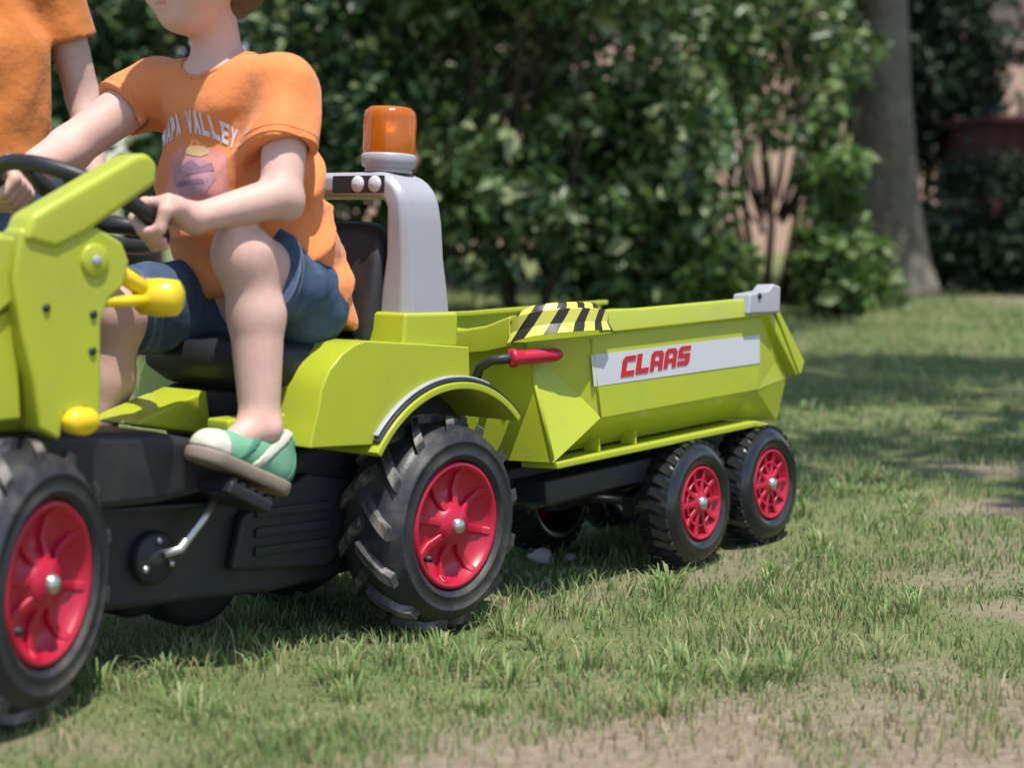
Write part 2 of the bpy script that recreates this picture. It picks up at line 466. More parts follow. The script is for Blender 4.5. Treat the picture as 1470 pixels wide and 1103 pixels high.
def leaves_mesh(name, P, Nn, size, jitter=0.7, aspect=0.55):
    n = len(P)
    d = rng.normal(size=(n, 3)); d /= np.linalg.norm(d, axis=1)[:, None]
    nrm = Nn + jitter*rng.normal(size=(n, 3)); nrm /= np.linalg.norm(nrm, axis=1)[:, None]
    t = d - (d*nrm).sum(1)[:, None]*nrm; t /= np.linalg.norm(t, axis=1)[:, None]
    b = np.cross(nrm, t)
    s = size*np.clip(rng.lognormal(-0.05, 0.32, n), 0.4, 1.9)[:, None]
    fold = nrm*s*0.16
    v0 = P - t*s*0.5; v1 = P + b*s*aspect*0.5 + fold - t*s*0.06; v2 = P + t*s*0.5 - nrm*s*0.12; v3 = P - b*s*aspect*0.5 + fold - t*s*0.06
    V = np.stack([v0, v1, v2, v3], 1).reshape(-1, 3)
    i = np.arange(n)*4
    F = np.stack([np.stack([i, i+1, i+2], 1), np.stack([i, i+2, i+3], 1)], 1).reshape(-1, 3)
    return np_mesh(name, V, F)

def crown_points(c, r, n, clumps, crad, up=0.55, shell=0.75):
    cc = rng.normal(size=(clumps, 3)); cc /= np.linalg.norm(cc, axis=1)[:, None]
    rad = rng.uniform(0.25, 1, clumps)**(1-shell*0.7)
    cc = np.array(c) + cc*rad[:, None]*np.array(r)
    cs = crad*rng.uniform(0.55, 1.35, clumps)
    w = cs**2; idx = rng.choice(clumps, n, p=w/w.sum())
    q = rng.normal(size=(n, 3)); q /= np.linalg.norm(q, axis=1)[:, None]
    rr = rng.uniform(0, 1, n)**0.45
    P = cc[idx] + q*(rr*cs[idx])[:, None]*np.array([1, 1, 0.75])
    Nn = q*0.7 + np.array([0, 0, up])
    ok = P[:, 2] > 0.03
    return P[ok], Nn[ok], cc

def limb(mb, p0, p1, r0, r1, bend=0.12, n=7, sides=8):
    p0 = Vector(p0); p1 = Vector(p1); L = (p1-p0).length
    o = Vector((random.uniform(-1, 1), random.uniform(-1, 1), random.uniform(-0.3, 0.3)))*L*bend
    pts = []; rs = []
    for i in range(n):
        t = i/(n-1)
        pts.append(p0.lerp(p1, t) + o*math.sin(math.pi*t)); rs.append(r0*(1-t)+r1*t)
    mb.tube(pts, rs, sides)
    return pts

def shrub(label, loc, r, zc, n, leaf, size, clumps, crad, group, name='shrub', stems=4, cat='shrub', up=0.55):
    o = empty(name, Matrix.Translation((*loc, float(ground_z(np.array(loc[0]), np.array(loc[1]))))))
    tag(o, label, cat, group)
    P, Nn, cc = crown_points((0, 0, zc), r, n, clumps, crad, up)
    link_mesh('crown', leaves_mesh('crown', P, Nn, size), leaf, o)
    mb = MB()
    for k in range(stems):
        a = 2*math.pi*k/stems + random.random()
        e = (math.cos(a)*r[0]*0.55, math.sin(a)*r[1]*0.55, zc + r[2]*random.uniform(-0.1, 0.6))
        limb(mb, (math.cos(a)*0.12, math.sin(a)*0.12, -0.05), e, 0.035, 0.012, 0.1)
    for k in range(min(clumps, 26)):
        q = cc[k]
        limb(mb, (q[0]*0.2, q[1]*0.2, max(0.1, q[2]*0.35)), q, 0.014, 0.004, 0.12, 5, 5)
    mb.build('stem', M['twig'], o, smooth=True)
    return o

G1 = 'shrubs along the back of the lawn'
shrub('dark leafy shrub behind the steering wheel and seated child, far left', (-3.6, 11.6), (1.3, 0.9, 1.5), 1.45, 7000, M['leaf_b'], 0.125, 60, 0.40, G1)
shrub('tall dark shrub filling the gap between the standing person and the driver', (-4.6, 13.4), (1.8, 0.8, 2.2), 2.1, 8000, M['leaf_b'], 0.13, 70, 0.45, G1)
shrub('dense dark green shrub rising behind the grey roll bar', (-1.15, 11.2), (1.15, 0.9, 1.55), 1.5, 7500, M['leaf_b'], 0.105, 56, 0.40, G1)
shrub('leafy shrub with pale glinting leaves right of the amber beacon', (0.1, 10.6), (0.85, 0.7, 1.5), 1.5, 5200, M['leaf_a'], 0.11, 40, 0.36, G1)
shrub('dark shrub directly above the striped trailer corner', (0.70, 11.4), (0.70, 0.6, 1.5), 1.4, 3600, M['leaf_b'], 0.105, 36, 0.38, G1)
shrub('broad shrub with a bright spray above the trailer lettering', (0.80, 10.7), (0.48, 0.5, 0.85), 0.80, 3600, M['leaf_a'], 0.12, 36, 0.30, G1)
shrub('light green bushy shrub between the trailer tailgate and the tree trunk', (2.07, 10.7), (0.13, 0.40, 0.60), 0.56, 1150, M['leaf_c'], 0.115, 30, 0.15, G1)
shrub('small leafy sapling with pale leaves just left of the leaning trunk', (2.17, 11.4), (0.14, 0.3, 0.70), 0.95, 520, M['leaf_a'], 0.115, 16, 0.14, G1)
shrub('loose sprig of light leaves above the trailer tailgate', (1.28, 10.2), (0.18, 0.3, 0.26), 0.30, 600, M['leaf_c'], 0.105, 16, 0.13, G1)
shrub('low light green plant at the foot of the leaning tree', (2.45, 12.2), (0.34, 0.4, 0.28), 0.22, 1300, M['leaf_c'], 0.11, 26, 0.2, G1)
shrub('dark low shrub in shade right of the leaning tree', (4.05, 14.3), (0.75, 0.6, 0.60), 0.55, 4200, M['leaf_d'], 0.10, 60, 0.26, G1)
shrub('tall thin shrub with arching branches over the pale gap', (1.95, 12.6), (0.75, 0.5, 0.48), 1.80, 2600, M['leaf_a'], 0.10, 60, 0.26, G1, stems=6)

def tree(label, loc, hbole, r0, lean, crown_c, crown_r, n, leaf, size, clumps, crad, group='trees behind the lawn', name='tree', limbs=9, flare=1.5):
    o = empty(name, Matrix.Translation((*loc, 0)))
    tag(o, label, 'tree', group)
    P, Nn, cc = crown_points(crown_c, crown_r, n, clumps, crad)
    cr = link_mesh('crown', leaves_mesh('crown', P, Nn, size), leaf, o)
    # trunk with uneven section
    rs = []; K = 26; S = 20
    ph = [random.uniform(0, 6.28) for _ in range(4)]
    for i in range(K):
        t = i/(K-1); z = -0.1 + t*(hbole+0.1)
        rr = r0*(1-0.22*t)*(1+(flare-1)*math.exp(-z*2.6))
        cx = lean[0]*t + 0.05*math.sin(3*t+ph[0]); cy = lean[1]*t
        ring = []
        for k in range(S):
            a = 2*math.pi*k/S
            q = rr*(1+0.07*math.sin(3*a+ph[1]+2*t)+0.05*math.sin(5*a+ph[2]-3*t)+0.035*math.sin(9*a+8*t))
            ring.append((cx+q*math.cos(a), cy+q*math.sin(a), z))
        rs.append(ring)
    tr = MB().rings(rs).build('trunk', M['bark'], o, smooth=True)
    mb = MB(); top = Vector((lean[0], lean[1], hbole-0.1))
    for k in range(limbs):
        q = Vector(cc[k]); limb(mb, top - Vector((0, 0, random.uniform(0, 0.6))), q, r0*0.34, 0.03, 0.1, 8, 8)
    mb.build('limb', M['bark'], o, smooth=True)
    return o
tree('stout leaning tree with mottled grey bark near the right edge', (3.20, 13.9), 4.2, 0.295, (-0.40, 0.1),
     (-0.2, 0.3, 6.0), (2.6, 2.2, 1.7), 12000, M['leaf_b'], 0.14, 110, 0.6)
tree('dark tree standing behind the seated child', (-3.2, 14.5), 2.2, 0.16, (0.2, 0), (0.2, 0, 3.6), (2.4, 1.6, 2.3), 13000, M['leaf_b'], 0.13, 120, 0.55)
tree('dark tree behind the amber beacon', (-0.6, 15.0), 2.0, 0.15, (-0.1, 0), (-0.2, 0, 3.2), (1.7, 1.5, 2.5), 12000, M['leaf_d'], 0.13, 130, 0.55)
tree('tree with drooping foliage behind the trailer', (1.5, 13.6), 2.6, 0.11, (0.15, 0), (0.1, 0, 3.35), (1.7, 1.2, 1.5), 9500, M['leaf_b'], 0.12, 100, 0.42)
tree('unseen tree added outside the left edge, its crown placed to shade the shrubs', (-4.0, 7.4), 3.6, 0.17, (0.4, 0.2), (3.2, 0.9, 5.0), (3.4, 1.9, 1.0), 2600, M['leaf_a'], 0.17, 24, 0.55, limbs=14)  # added out of view so that its crown shades the shrubs
tree('unseen tree added outside the right edge, its crown placed to dapple the grass', (4.4, 5.8), 3.6, 0.17, (-0.4, 0.0), (-1.3, -1.2, 5.2), (2.1, 2.5, 0.9), 6500, M['leaf_a'], 0.16, 70, 0.42, limbs=12)  # out-of-view tree, added to throw dappled shade over the grass
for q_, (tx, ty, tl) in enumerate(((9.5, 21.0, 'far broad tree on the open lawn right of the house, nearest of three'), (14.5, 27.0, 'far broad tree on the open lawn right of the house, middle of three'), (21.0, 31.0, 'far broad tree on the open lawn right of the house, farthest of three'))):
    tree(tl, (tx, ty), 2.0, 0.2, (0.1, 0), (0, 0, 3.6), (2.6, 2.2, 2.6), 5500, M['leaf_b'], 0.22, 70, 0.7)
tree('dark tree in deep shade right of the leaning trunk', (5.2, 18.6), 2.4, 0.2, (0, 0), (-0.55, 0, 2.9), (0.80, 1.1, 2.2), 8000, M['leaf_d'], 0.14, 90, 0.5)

# ------------------------------------------------------------------ wheels
def arc(c, r0, r1, a0, a1, n):
    return [(c[0]+(r0+(r1-r0)*i/n)*math.cos(a0+(a1-a0)*i/n), c[1]+(r0+(r1-r0)*i/n)*math.sin(a0+(a1-a0)*i/n)) for i in range(n+1)]

def make_tractor_wheel(parent, loc, steer=0, side=1):
    # outer face towards +y (side=1); local origin at the outer rim centre
    Rt, W = 0.184, 0.120
    m = Matrix.Translation(loc) @ Matrix.Rotation(steer, 4, 'Z') @ (Matrix.Identity(4) if side == 1 else Matrix.Rotation(math.pi, 4, 'Z'))
    w = empty('wheel', m, parent)
    prof = [(0.113, -0.012), (0.118, 0.002), (0.124, 0.005), (0.1255, 0.0075), (0.129, 0.0075), (0.1305, 0.006), (0.140, 0.0075), (0.148, 0.0065), (0.1495, 0.0085), (0.153, 0.008), (0.1545, 0.004), (0.169, -0.003), (0.178, -0.020), (Rt-0.004, -0.045),
            (Rt-0.004, -W+0.045), (0.178, -W+0.020), (0.169, -W+0.004), (0.150, -W-0.006), (0.118, -W), (0.113, -W+0.012)]
    MB().lathe(prof, 64, closed=True).build('tyre', M['rubber'], w, smooth=True)
    rim = [(0.1145, -0.014), (0.113, 0.003), (0.106, 0.004), (0.102, -0.004), (0.094, -0.017), (0.070, -0.024), (0.045, -0.020), (0.036, -0.008), (0.031, 0.002),
           (0.0, 0.003)]
    MB().lathe(rim, 64).build('rim', M['red'], w, smooth=True)
    for k in range(8):                     # raised webs across the dish
        a = 2*math.pi*k/8 + 0.2
        mb = MB(); d = 0.0075
        vs = []
        for r, y, h in ((0.030, -0.018, 0.014), (0.062, -0.028, 0.012), (0.092, -0.028, 0.016), (0.103, -0.012, 0.013)):
            for s in (-1, 1):
                for yy in (y, y+h):
                    vs.append((r*math.cos(a)-s*d*math.sin(a), yy, r*math.sin(a)+s*d*math.cos(a)))
        fs = []
        for i in range(3):
            b = i*4
            fs += [(b+1, b+3, b+7, b+5), (b, b+1, b+5, b+4), (b+2, b+6, b+7, b+3)]
        fs += [(0, 2, 3, 1), (12, 13, 15, 14)]
        mb.add(vs, fs).build('rim_web', M['red'], w, bevel=0.003)
    MB().lathe([(0.014, 0.000), (0.014, 0.007), (0.011, 0.012), (0.006, 0.014), (0.0, 0.015)], 24).build('hub_cap', M['steel'], w, smooth=True)
    MB().tube([(0.06, -0.024, -0.055), (0.062, -0.004, -0.055)], 0.006).build('valve', M['black'], w, smooth=True)
    # chevron lugs, shared mesh
    global LUG
    NL = 13
    if LUG is None:
        lug = {}
        for s in (0, 1):
            vs = []; K = 6
            for i in range(K):
                t = i/(K-1)
                y = (-0.004 + t*(-W*0.53+0.004)) if s == 0 else (-W+0.004 + t*(W*0.53-0.004))
                ang = 0.34*t
                hw = 0.075*(1-0.25*t)
                e = 1-t
                base = Rt-0.010-0.012*e**3; top = Rt+0.012-0.012*e**3
                for da, rr, k in ((-hw, base, 1.1), (-hw*0.8, top, 1), (hw*0.8, top, 1), (hw, base, 1.1)):
                    vs.append((rr*math.cos(ang+da), y, rr*math.sin(ang+da)))
            fs = []
            for i in range(K-1):
                b = i*4
                fs += [(b+j, b+j+1, b+5+j, b+4+j) for j in range(3)]
            fs += [(0, 3, 2, 1), (4*K-4, 4*K-3, 4*K-2, 4*K-1)]
            mb = MB().add(vs, fs)
            me = bpy.data.meshes.new('tread_lug'); me.from_pydata(mb.v, [], mb.f)
            bm = bmesh.new(); bm.from_mesh(me); bmesh.ops.recalc_face_normals(bm, faces=bm.faces); bm.to_mesh(me); bm.free()
            me.materials.append(M['lug']); lug[s] = me
        LUG = lug
    for k in range(NL):
        for s in (0, 1):
            l = bpy.data.objects.new('tread_lug', LUG[s]); COL.objects.link(l); l.parent = w
            l.rotation_euler = (0, -(2*math.pi*(k+0.5*s)/NL), 0)
    return w
LUG = None

def make_trailer_wheel(parent, loc, side=1):
    Rt, W = 0.136, 0.086
    m = Matrix.Translation(loc) @ (Matrix.Identity(4) if side == 1 else Matrix.Rotation(math.pi, 4, 'Z'))
    w = empty('wheel', m, parent)
    prof = [(0.078, -0.010), (0.083, 0.002), (0.098, 0.007), (0.116, 0.003), (0.127, -0.008), (Rt-0.003, -0.020), (Rt-0.003, -W+0.020), (0.127, -W+0.008),
            (0.116, -W-0.002), (0.098, -W-0.006), (0.083, -W), (0.078, -W+0.010)]
    MB().lathe(prof, 56, closed=True).build('tyre', M['gloss_rubber'], w, smooth=True)
    rim = [(0.0795, -0.012), (0.078, 0.002), (0.073, 0.002), (0.070, -0.010), (0.030, -0.013), (0.026, -0.003), (0.021, 0.000), (0.0, 0.001)]
    MB().lathe(rim, 48).build('rim', M['red'], w, smooth=True)
    for k in range(10):
        a = 2*math.pi*k/10
        d = 0.0055; vs = []
        for r, y, h in ((0.024, -0.012, 0.011), (0.048, -0.014, 0.010), (0.072, -0.012, 0.012)):
            for s in (-1, 1):
                for yy in (y, y+h):
                    vs.append((r*math.cos(a)-s*d*math.sin(a), yy, r*math.sin(a)+s*d*math.cos(a)))
        fs = []
        for i in range(2):
            b = i*4
            fs += [(b+1, b+3, b+7, b+5), (b, b+1, b+5, b+4), (b+2, b+6, b+7, b+3)]
        fs += [(0, 2, 3, 1), (8, 9, 11, 10)]
        MB().add(vs, fs).build('rim_spoke', M['red'], w, bevel=0.002)
    MB().lathe([(0.046, -0.012), (0.046, -0.004), (0.051, -0.004), (0.051, -0.012)], 40, closed=True).build('rim_ring', M['red'], w, smooth=True)
    MB().lathe([(0.014, 0.000), (0.014, 0.006), (0.010, 0.010), (0.0, 0.011)], 20).build('hub_cap', M['steel'], w, smooth=True)
    global TLUG
    if TLUG is None:
        vs = []
        for i, (y, ang) in enumerate(((-0.006, 0), (-W*0.5, 0.10), (-W+0.006, 0))):
            e = 0.006 if i != 1 else 0
            for da, rr in ((-0.070, Rt-0.010), (-0.060, Rt+0.003-e), (0.060, Rt+0.003-e), (0.070, Rt-0.010)):
                vs.append((rr*math.cos(ang+da), y, rr*math.sin(ang+da)))
        fs = []
        for i in range(2):
            b = i*4; fs += [(b+j, b+j+1, b+5+j, b+4+j) for j in range(3)]
        fs += [(0, 3, 2, 1), (8, 9, 10, 11)]
        me = bpy.data.meshes.new('tread_block'); me.from_pydata(vs, [], fs)
        bm = bmesh.new(); bm.from_mesh(me); bmesh.ops.recalc_face_normals(bm, faces=bm.faces); bm.to_mesh(me); bm.free()
        me.materials.append(M['gloss_rubber']); TLUG = me
    for k in range(30):
        l = bpy.data.objects.new('tread_block', TLUG); COL.objects.link(l); l.parent = w
        l.rotation_euler = (0, -2*math.pi*k/30, 0)
    return w
TLUG = None

# ------------------------------------------------------------------ tractor
T = empty('toy_tractor', TRM)
tag(T, 'lime green and black pedal tractor with red wheels, grey roll bar and front loader', 'toy tractor')

make_tractor_wheel(T, (0, 0.24, 0.187))
make_tractor_wheel(T, (0, -0.24, 0.187), side=-1)
make_tractor_wheel(T, (0.872, 0.238, 0.1845), steer=R(23))
make_tractor_wheel(T, (0.872, -0.238, 0.1845), steer=R(23), side=-1)

# dark chassis: lower gear housing, upper deck, front carrier
ch = MB().prism([(-0.16, 0.30), (-0.16, 0.16), (0.05, 0.100), (0.30, 0.082), (0.66, 0.095), (0.78, 0.125), (0.80, 0.29), (0.36, 0.305), (0.20, 0.335)], -0.095, 0.095)
chassis = ch.build('chassis', M['black'], T, bevel=0.014, segs=3)
MB().prism([(0.30, 0.322), (0.34, 0.290), (0.60, 0.262), (0.98, 0.255), (1.05, 0.30), (1.02, 0.372), (0.90, 0.385), (0.60, 0.372), (0.46, 0.345)], -0.145, 0.145).build('foot_deck', M['black'], T, bevel=0.016, segs=3)
MB().prism([(0.40, 0.225), (0.42, 0.135), (0.20, 0.118), (0.12, 0.16), (0.12, 0.26), (0.25, 0.285)], 0.095, 0.118).build('gear_cover', M['black'], T, bevel=0.008)
for k in range(3):
    MB().box(0.20, 0.375, 0.118, 0.124, 0.155+k*0.032, 0.170+k*0.032).build('cover_rib', M['black'], chassis, bevel=0.002)
MB().prism([(0.44, 0.245), (0.76, 0.255), (0.76, 0.262), (0.44, 0.253)], 0.09, 0.125).build('side_ledge', M['black'], T, bevel=0.002)
MB().tube([(0.872, -0.15, 0.186), (0.872, 0.15, 0.186)], 0.022, 14).build('front_axle', M['black'], T, smooth=True)
MB().tube([(0, -0.15, 0.187), (0, 0.15, 0.187)], 0.024, 14).build('rear_axle', M['black'], T, smooth=True)
MB().lathe([(0.0, 0.02), (0.080, 0.02), (0.096, 0.012), (0.100, 0.0), (0.100, -0.05), (0.092, -0.062), (0.0, -0.062)], 40, c=(0.375, -0.02, 0.118)).build('chain_guard', M['black'], T, smooth=True)
MB().lathe([(0.0, 0.02), (0.060, 0.02), (0.074, 0.012), (0.078, 0.0), (0.078, -0.05), (0.07, -0.062), (0.0, -0.062)], 40, c=(0.505, -0.02, 0.128)).build('chain_guard', M['black'], T, smooth=True)
# pedal cranks
cr = MB().lathe([(0.0, 0.014), (0.014, 0.016), (0.018, 0.010), (0.036, 0.010), (0.042, 0.004), (0.042, -0.012)], 32, c=(0.575, 0.105, 0.172)).build('crank_disc', M['black'], T, smooth=True)
for a in (90, 200, 330):
    MB().lathe([(0.006, 0.0), (0.006, 0.004), (0.0, 0.006)], 12, c=(0.575+0.029*math.cos(R(a)), 0.115, 0.172+0.029*math.sin(R(a)))).build('bolt', M['steel'], cr, smooth=True)
MB().tube([(0.572, 0.124, 0.180), (0.545, 0.130, 0.185), (0.500, 0.132, 0.230), (0.478, 0.134, 0.262)], [0.007, 0.008, 0.008, 0.007], 12).build('crank_arm', M['steel'], T, smooth=True)
def pedal(cx, cy, cz, tilt):
    p = MB().box(-0.05, 0.05, -0.042, 0.042, -0.011, 0.011).build('pedal', M['black'], T, bevel=0.005)
    p.matrix_local = Matrix.Translation((cx, cy, cz)) @ Matrix.Rotation(tilt, 4, 'Y')
    for k in range(5):
        MB().box(-0.045+k*0.0205, -0.037+k*0.0205, -0.038, 0.038, 0.011, 0.016).build('pedal_rib', M['black'], p)
pedal(0.475, 0.172, 0.270, R(-24))
pedal(0.62, -0.172, 0.12, R(-5))
MB().tube([(0.575, -0.12, 0.172), (0.60, -0.13, 0.15), (0.62, -0.134, 0.122)], 0.008, 12).build('crank_arm', M['steel'], T, smooth=True)

# rear fenders, left and right
for s in (1, -1):
    prof = [(0.358, 0.342), (0.350, 0.375), (0.342, 0.40), (0.336, 0.436), (0.318, 0.468), (0.290, 0.493), (0.262, 0.508), (0.235, 0.515), (0.10, 0.510), (-0.040, 0.504), (-0.046, 0.445)]
    prof += [(0.262*math.cos(R(a)), 0.182+0.262*math.sin(R(a))) for a in range(102, 36, -6)]
    prof += [(0.208, 0.340)]
    ys = (0.095*s, 0.222*s)
    f = MB().prism(prof, min(ys), max(ys)).build('rear_fender', M['lime'], T, bevel=0.016, segs=4, angle=28)
    # arch lip with dark rubber line
    for nm, r0, r1, y0, y1, m_, a0, a1 in (('arch_lip', 0.248, 0.2605, 0.06, 0.240, 'lime', 47, 146), ('arch_trim', 0.2608, 0.2665, 0.215, 0.236, 'black', 46, 142), ('arch_bead', 0.2668, 0.2715, 0.213, 0.231, 'grey', 70, 140)):
        rs = []
        for i in range(29):
            a = R(a0+(a1-a0)*i/28)
            # towards the front the arch widens a little
            k = 1 + 0.02*math.sin(max(0, a0 and (R(90)-a)))
            c_, s_ = math.cos(math.pi-a), math.sin(math.pi-a)
            rs.append([(r*k*c_, y*s, 0.182+r*k*s_) for r, y in ((r0, y0), (r0, y1), (r1, y1), (r1, y0))])
        MB().rings(rs).build(nm, M[m_], f, bevel=0.002)
    mp = [(-0.032, 0.502), (0.118, 0.502), (0.114, 0.562), (-0.030, 0.566)]
    ys = (0.105*s, 0.203*s)
    MB().prism(mp, min(ys), max(ys)).build('bar_socket', M['lime'], f, bevel=0.007, segs=3)
    # side sill running forward under the seat
    ys = (0.10*s, 0.150*s)
    MB().prism([(0.30, 0.372), (0.47, 0.368), (0.47, 0.386), (0.30, 0.394)], min(ys), max(ys)).build('side_sill', M['lime'], T, bevel=0.004)
    ys = (0.08*s, 0.094*s)
    MB().prism([(-0.22, 0.2), (-0.2, 0.36), (-0.05, 0.45), (0.1, 0.45), (0.22, 0.36), (0.24, 0.25), (0.1, 0.12), (-0.1, 0.12)], min(ys), max(ys)).build('wheel_well', M['black'], T)

# roll bar: tapered pillars and top bar in one loft
path = []   # (centre x, y, z, half depth x, thickness direction angle, half thickness)
def sec(cx, y, z, hx, ang, ht):
    n = Vector((0, math.cos(ang), math.sin(ang)))
    c = Vector((cx, y, z)); ex = Vector((1, 0, 0))
    b = 0.30
    pts = []
    for (u, v) in ((-1, -1+b*1.4), (-1+b*0.8, -1), (1-b*0.8, -1), (1, -1+b*1.4), (1, 1-b*1.4), (1-b*0.8, 1), (-1+b*0.8, 1), (-1, 1-b*1.4)):
        pts.append(c + ex*hx*u + n*ht*v)
    return pts
left = [(0.038, 0.157, 0.555, 0.064, 0.040), (0.043, 0.160, 0.600, 0.061, 0.036), (0.053, 0.167, 0.66, 0.056, 0.028), (0.062, 0.171, 0.72, 0.056, 0.024)]
rs = [sec(cx, y, z, hx, 0, ht) for cx, y, z, hx, ht in left]
for i in range(1, 8):
    t = i/7; a = t*math.pi/2
    rs.append(sec(0.066+0.004*t, 0.124+0.048*math.cos(a), 0.736+0.048*math.sin(a), 0.054, a, 0.0225))
for y in (0.06, 0, -0.06):
    rs.append(sec(0.070, y, 0.784, 0.054, math.pi/2, 0.0215))
for i in range(8):
    t = i/7; a = math.pi/2 + t*math.pi/2
    rs.append(sec(0.070-0.004*t, -0.124+0.048*math.cos(a), 0.736+0.048*math.sin(a), 0.054, a, 0.0225))
for cx, y, z, hx, ht in left[::-1]:
    rs.append(sec(cx, -y, z, hx, math.pi, ht))
rb = MB().rings(rs).build('roll_bar', M['grey'], T, bevel=0.004, segs=2, angle=20)
lp = MB().box(0.1225, 0.1260, 0.030, 0.152, 0.7685, 0.7985).build('lamp_strip', M['black'], rb, bevel=0.0015)
for y in (0.092, 0.132):
    MB().lathe([(0.0145, -0.004), (0.0145, 0.002), (0.010, 0.006), (0.0, 0.007)], 20, axis='z').build('work_lamp', M['sticker'], rb, smooth=True).matrix_local = \
        Matrix.Translation((0.126, y, 0.7835)) @ Matrix.Rotation(R(90), 4, 'Y')
# amber beacon
bc = (0.07, 0.112, 0.806)
be = MB().lathe([(0.0, 0.0), (0.040, 0.0), (0.043, 0.004), (0.040, 0.008), (0.047, 0.012), (0.049, 0.030), (0.046, 0.034), (0.0, 0.034)], 40, axis='z', c=bc).build('beacon_base', M['grey'], T, smooth=True)
dome = [(0.0455, 0.034), (0.0465, 0.045), (0.0465, 0.096), (0.0445, 0.108), (0.037, 0.1155), (0.0, 0.118)]
mbd = MB(); NB = 60; vs = []
for i in range(NB):
    a = 2*math.pi*i/NB
    for r, h in dome:
        rr = r*(1 + 0.012*math.cos(20*a)*(1 if 0.03 < r else 0))
        vs.append((bc[0]+rr*math.cos(a), bc[1]+rr*math.sin(a), bc[2]+h))
m_ = len(dome)
mbd.add(vs, [(i*m_+k, ((i+1) % NB)*m_+k, ((i+1) % NB)*m_+k+1, i*m_+k+1) for i in range(NB) for k in range(m_-1)])
mbd.build('beacon_lens', M['amber'], T, smooth=True)
MB().lathe([(0.0, 0.035), (0.026, 0.035), (0.028, 0.06), (0.022, 0.088), (0.0, 0.094)], 24, axis='z', c=bc).build('beacon_reflector', M['steel'], T, smooth=True)

# seat
def rr_ring(cx, cz, hy, hz, x, k=5, lean=0):
    pts = []
    for i in range(24):
        a = 2*math.pi*i/24
        c, s = math.cos(a), math.sin(a)
        f = lambda v: math.copysign(abs(v)**(2/4.0), v)
        pts.append((x + lean*hz*f(s), hy*f(c), cz + hz*f(s)))
    return pts
MB().rings([rr_ring(0, 0.475, 0.135, 0.028, 0.40), rr_ring(0, 0.470, 0.150, 0.045, 0.36), rr_ring(0, 0.468, 0.155, 0.048, 0.20), rr_ring(0, 0.47, 0.150, 0.048, 0.05), rr_ring(0, 0.475, 0.13, 0.03, 0.02)]).build('seat', M['black'], T, smooth=True)
MB().box(0.05, 0.36, -0.13, 0.13, 0.33, 0.425).build('seat_base', M['black'], T, bevel=0.012)
def back_ring(x, hy, hz, k):
    return [(px_ + k*(py_/0.14)**2, py_, pz_) for px_, py_, pz_ in rr_ring(0, 0.595, hy, hz, x, lean=-0.16)]
MB().rings([back_ring(0.098, 0.112, 0.105, 0.035), back_ring(0.090, 0.130, 0.122, 0.035), back_ring(0.060, 0.136, 0.128, 0.035), back_ring(0.038, 0.126, 0.118, 0.035)]).build('backrest', M['black'], T, smooth=True)

# hood, dashboard, tunnel
MB().prism([(0.775, 0.372), (0.775, 0.60), (0.79, 0.64), (0.82, 0.665), (1.15, 0.635), (1.30, 0.58), (1.34, 0.36), (1.05, 0.352), (0.85, 0.372)], -0.125, 0.125).build('hood', M['lime'], T, bevel=0.03, segs=4)
MB().prism([(0.93, 0.60), (1.16, 0.585), (1.16, 0.63), (0.96, 0.655), (0.90, 0.65)], 0.1255, 0.1275).build('hood_decal', M['sticker'], T)
MB().prism([(1.02, 0.42), (1.26, 0.42), (1.25, 0.54), (1.02, 0.55)], 0.1255, 0.1285).build('grille', M['black'], T, bevel=0.002)
MB().prism([(0.68, 0.374), (0.78, 0.374), (0.72, 0.62), (0.68, 0.655), (0.65, 0.64)], -0.07, 0.02).build('dashboard', M['black'], T, bevel=0.014, segs=3)
MB().prism([(0.395, 0.348), (0.41, 0.425), (0.54, 0.385), (0.56, 0.372)], -0.075, 0.035).build('tunnel', M['lime'], T, bevel=0.006)
# steering wheel
SC = Vector((0.65, 0, 0.712))
su = Vector((-0.10, 0.24, -0.05)).normalized()
sv = Vector((0.86, 0, 0.42)); sv = (sv - su*sv.dot(su)).normalized()
sn = su.cross(sv)
if sn.z < 0: sn = -sn
SRAD = 0.132
MS = Matrix.Identity(4)
for i in range(3): MS[i][0], MS[i][1], MS[i][2], MS[i][3] = su[i], sv[i], sn[i], SC[i]
if MS.determinant() < 0:
    for i in range(3): MS[i][1] = -MS[i][1]
sw = empty('steering_wheel', MS, T)
ringprof = [(SRAD+0.0125*math.cos(2*math.pi*k/14), 0.0125*math.sin(2*math.pi*k/14)) for k in range(14)]
MB().lathe(ringprof, 56, axis='z', closed=True).build('steering_rim', M['black'], sw, smooth=True)
for a in (10, 130, 250):
    MB().tube([(0.02*math.cos(R(a)), 0.02*math.sin(R(a)), -0.02), (SRAD*math.cos(R(a)), SRAD*math.sin(R(a)), 0)], [0.016, 0.010], 10).build('steering_spoke', M['black'], sw, smooth=True)
MB().lathe([(0.0, 0.004), (0.026, 0.0), (0.034, -0.012), (0.030, -0.035), (0.0, -0.035)], 28, axis='z').build('steering_hub', M['black'], sw, smooth=True)
MB().tube([SC - sn*0.03, SC - sn*0.13], 0.02, 14).build('steering_column', M['black'], T, smooth=True)

